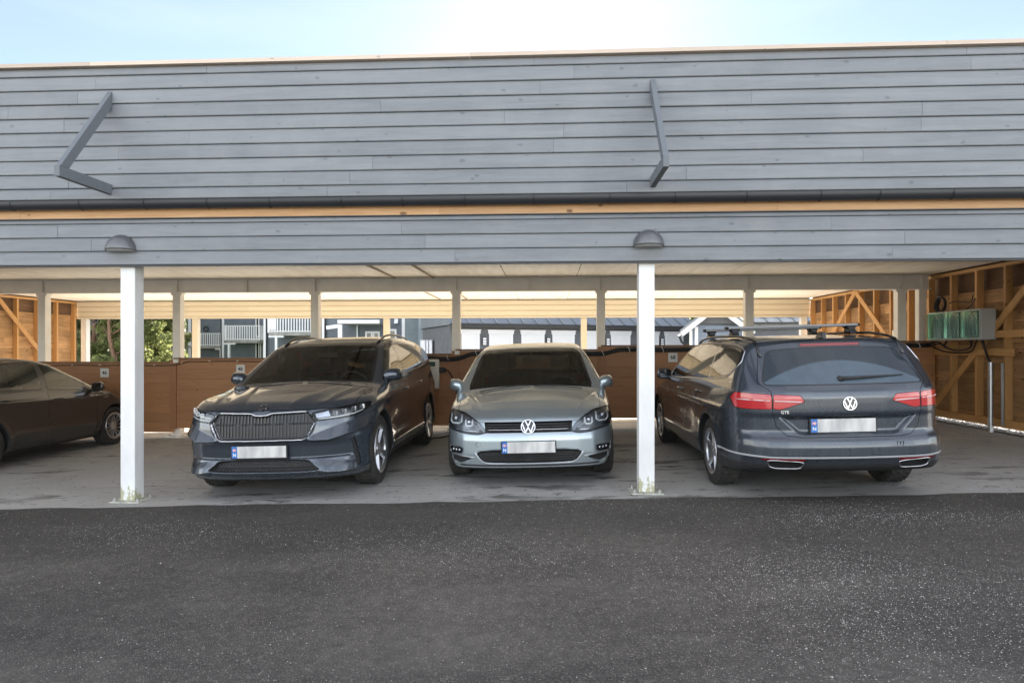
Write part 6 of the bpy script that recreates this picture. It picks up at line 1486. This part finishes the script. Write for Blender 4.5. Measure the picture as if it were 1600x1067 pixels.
    pts = [(xa+(xb-xa)*k/10, 0, 1.052+.018*k/10) for k in range(11)]; pts = [(x_, surf_y(f, abs(x_), z_, L+.1, 3.9)+.022-.008*k/10, z_) for k, (x_, _, z_) in enumerate(pts)]
    mb.tube(pts, [.016-.0012*k for k in range(11)], 6); mb.lathe([(0,.03),(.022,.028),(.026,.0)], (xa+.01, surf_y(f, .02, 1.05, L+.1, 3.9)-.002, 1.048), 'y', 16); mb.build('rear_wiper', M['trimmat'], root, smooth=True, local=True)
    # rails and cross bars
    for s_ in (1, -1):
        pts = []
        for k in range(21):
            y = 1.95+2.45*k/20; x_ = .605+.02*math.sin(PI*k/20); pts.append((s_*x_, y, surf_z(f, x_, y) + .004+.026*min(1, 6*min(k/20, 1-k/20))))
        mb = MB(); mb.tube(pts, .013, 8); mb.build('roof_rail', M['trim'], root, smooth=True, local=True)
    for yy in (2.62, 3.52):
        rb = MB(); z0 = 1.522
        pr = [(yy+.040*math.cos(t), z0+.015*math.sin(t)) for t in np.linspace(0, 2*PI, 17)[:-1]]; rb.prism(pr, -.64, .64)
        bar = rb.build('roof_bar', M['barsilver'], root, local=True, smooth=True, ang=50)
        mb = MB(); mb.prism([(yy+.042*math.cos(t), z0+.0165*math.sin(t)) for t in np.linspace(0, 2*PI, 17)[:-1]], .635, .655); mb.prism([(yy+.042*math.cos(t), z0+.0165*math.sin(t)) for t in np.linspace(0, 2*PI, 17)[:-1]], -.655, -.635); mb.build('bar_end_cap', M['black'], bar, local=True)
        for s_ in (1, -1):
            mb = MB(); zr = surf_z(f, .60, yy)+.02
            v = []
            for (z_, hw, hl) in ((z0-.008,.050,.045),(z0-.025,.042,.055),(zr+.05,.030,.05),(zr+.02,.036,.065),(zr-.005,.03,.075)):
                cx = s_*(.565+.012*(z0-z_)/.1)
                v += [(cx-hw, yy-hl, z_), (cx+hw, yy-hl, z_), (cx+hw, yy+hl, z_), (cx-hw, yy+hl, z_)]
            mb.add(v, [(i*4+j, i*4+(j+1) % 4, i*4+4+(j+1) % 4, i*4+4+j) for i in range(4) for j in range(4)]+[(3,2,1,0),(16,17,18,19)]); mb.build('bar_foot', M['black'], bar, local=True, bevel=.012)
    mb = MB(); z_ = surf_z(f, 0, 4.2); mb.prism([(4.28, z_-.01), (4.10, z_+.0), (4.20, z_+.055), (4.27, z_+.05)], -.018, .018); mb.build('roof_aerial', M['trim'], root, local=True, bevel=.008)
    for s_ in (1, -1): mirror_part(root, s_, .93, 1.62, 1.01, P, .105, .08, .070)
    for yy, z in ((2.42, .865), (3.32, .885)):
        for s_ in (1, -1): handle_part(root, s_, surf_x(f, yy, z)-.004, yy, z, P)
    # letters low on the left of the gate, half hidden by dust
    for s_ in (1,):
        V, F = text_geo('GTE', .034); ya_, yb_ = surf_y(f, .455, .785, L+.1, 3.9), surf_y(f, .565, .785, L+.1, 3.9)
        mb = MB(); mb.add([(.51-v[0], ya_+(yb_-ya_)*(.51-v[0]-.455)/.11+.009+v[2], v[1]+.783) for v in V], F); mb.build('model_lettering', M['satin'], root, local=True)
    V, F = text_geo('TDI', .03)
    mb = MB()
    for k, q in enumerate((-.40, -.375, -.35)): mb.tube([(q, surf_y(f, abs(q), .505, L+.1, 3.9)+.001, .49), (q-.012, surf_y(f, abs(q), .52, L+.1, 3.9)+.001, .535)], .0035, 5)
    mb.build('scuff_mark', M['trimmat'], root, local=True)
    for s_ in (1, -1):
        for yy in (.93, 3.72): make_wheel(root, .895, yy, .328, .215, 'five', s_)
    return root
estate()

# ---------------------------------------------------------------- black hatchback cut by the left edge of the view
def leftcar():
    L = 4.25
    root = car_root('black_car', -7.98, 10.90, 'black hatchback nosed against the fence at the left edge of the photo', rev=True)
    P = paint('black_paint', (.006,.006,.006), .0, .28); P.node_tree.nodes['Principled BSDF'].inputs['Coat Weight'].default_value = .75
    C = dict(L=L, H=1.50, axles=(.70, 3.15), za=.312, Ra=.352, flare=.014, th=.36, th2=.30, ktop=.08, kf=.07, kr=.08, pcr=2.6,
        top=tab([(-.3,.60),(0,.68),(.15,.76),(.4,.86),(.70,.93),(.86,.965),(1.75,1.375),(2.0,1.43),(2.4,1.468),(2.8,1.462),(3.3,1.40),(3.8,1.27),(4.1,1.15),(4.6,1.0)], .02),
        plan=tab([(-.3,.84),(0,.85),(.5,.88),(.9,.89),(3.2,.89),(4.5,.82)], .1),
        nose=tab([(0,.16),(.15,.10),(.22,.03),(.35,0),(.6,.02),(.7,.07),(.8,.25),(1.5,1.0)], .02),
        tail=tab([(0,.2),(.25,.06),(.4,.0),(.6,.0),(.9,.06),(1.1,.14),(1.5,.5)], .02),
        pf=tab([(0,0),(.4,.05),(.7,.17),(.85,.36),(.92,.55)], .02), pr=tab([(0,0),(.4,.02),(.7,.1),(.85,.25),(1,.5)], .02),
        side=tab([(0,.15),(.18,.09),(.27,.03),(.38,.004),(.55,.010),(.70,.004),(.82,-.002),(.88,.012),(1.0,.05),(1.1,.065)], .010),
        belt=tab([(-.3,.90),(.9,.905),(2.2,.98),(3.4,1.04),(4.5,1.08)], .05), zb=tab([(-.3,.20),(0,.18),(.5,.17),(3.4,.18),(4.2,.27),(4.5,.3)], .04),
        crown=tab([(-.3,.03),(0,.04),(1,.07),(2,.055),(4.5,.06)], .05), kw=tab([(-.3,.05),(.5,.08),(1.2,.12),(2.0,.10),(2.8,0),(3.8,-.06),(5,-.12)], .1),
        paint=P, cabin=(1.15, 3.2), cowl=.95, ymid_f=.9, ymid_r=3.7)
    C['dG'] = lambda y, z: .010*np.exp(-((z-(.80+.02*y))/.02)**2)*sstep(.6,1.2,y) + .008*np.exp(-((z-.42)/.03)**2)*sstep(1.0,1.3,y)*sstep(2.9,2.6,y)
    sl = dict(rw=.06, gapmat=M['trim'], gapname='window_seal', gapdepth=.001)
    C['regions'] = [
        ('windscreen','W', mirr([(.68,.95),(.58,1.36),(.3,1.375)]), .026, M['wind'], 0, dict(rw=.12, gapmat=M['trim'], gapname='windscreen_seal')),
        ('quarter_window','S', [(1.03,.935),(1.30,1.085),(1.28,.945)], .014, M['glass'], 0, sl),
        ('side_window','S', [(1.34,.95),(1.36,1.125),(1.72,1.30),(2.00,1.352),(2.06,.99)], .014, M['glass'], 0, sl),
        ('side_window','S', [(2.16,.996),(2.12,1.362),(2.5,1.372),(2.90,1.33),(3.10,1.25),(3.0,1.06)], .014, M['glass'], 0, sl),
        ('rear_window','R', mirr([(.55,1.0),(.45,1.2)]), .02, M['glass'], 0, dict(gapmat=M['trim'])),
        ('headlight','F2', [(.50,.60),(.55,.72),(.80,.78),(.80,.66)], .004, M['lamp_in'], 0, {}),
        ('bonnet','H', mirr([(.66,-.1),(.70,.4),(.72,.80)]), .0045, P, 0, dict(round=0, zmin=.70)),
        ('door','S', [(1.15,.22),(1.10,.88),(1.0,.93),(1.65,1.33),(2.08,1.385),(2.12,.22)], .0045, P, 0, dict(rw=.03)),
        ('door','S', [(2.126,.22),(2.086,1.386),(2.6,1.395),(3.0,1.32),(3.08,1.05),(2.96,.70),(2.72,.5),(2.66,.22)], .0045, P, 0, dict(rw=.03)),
    ]
    o = build_car(root, C, .019); f = o['f']
    for s_ in (1, -1): mirror_part(root, s_, .985, 1.26, .985, P, .11, .08, .075)
    for yy, z in ((1.92, .845), (2.82, .88)):
        for s_ in (1, -1): handle_part(root, s_, surf_x(f, yy, z)-.004, yy, z, P)
    mb = MB(); V, F = text_geo('HYBRID', .035); x_ = surf_x(f, .93, .80); mb.add([(-(x_+.002+v[2]), .93-v[0]*-1, .80+v[1]) for v in V], F); mb.build('side_lettering', M['satin'], root, local=True)
    for s_ in (1, -1):
        for yy in (.70, 3.15): make_wheel(root, .875, yy, .316, .205, 'multi', s_)
    return root
leftcar()
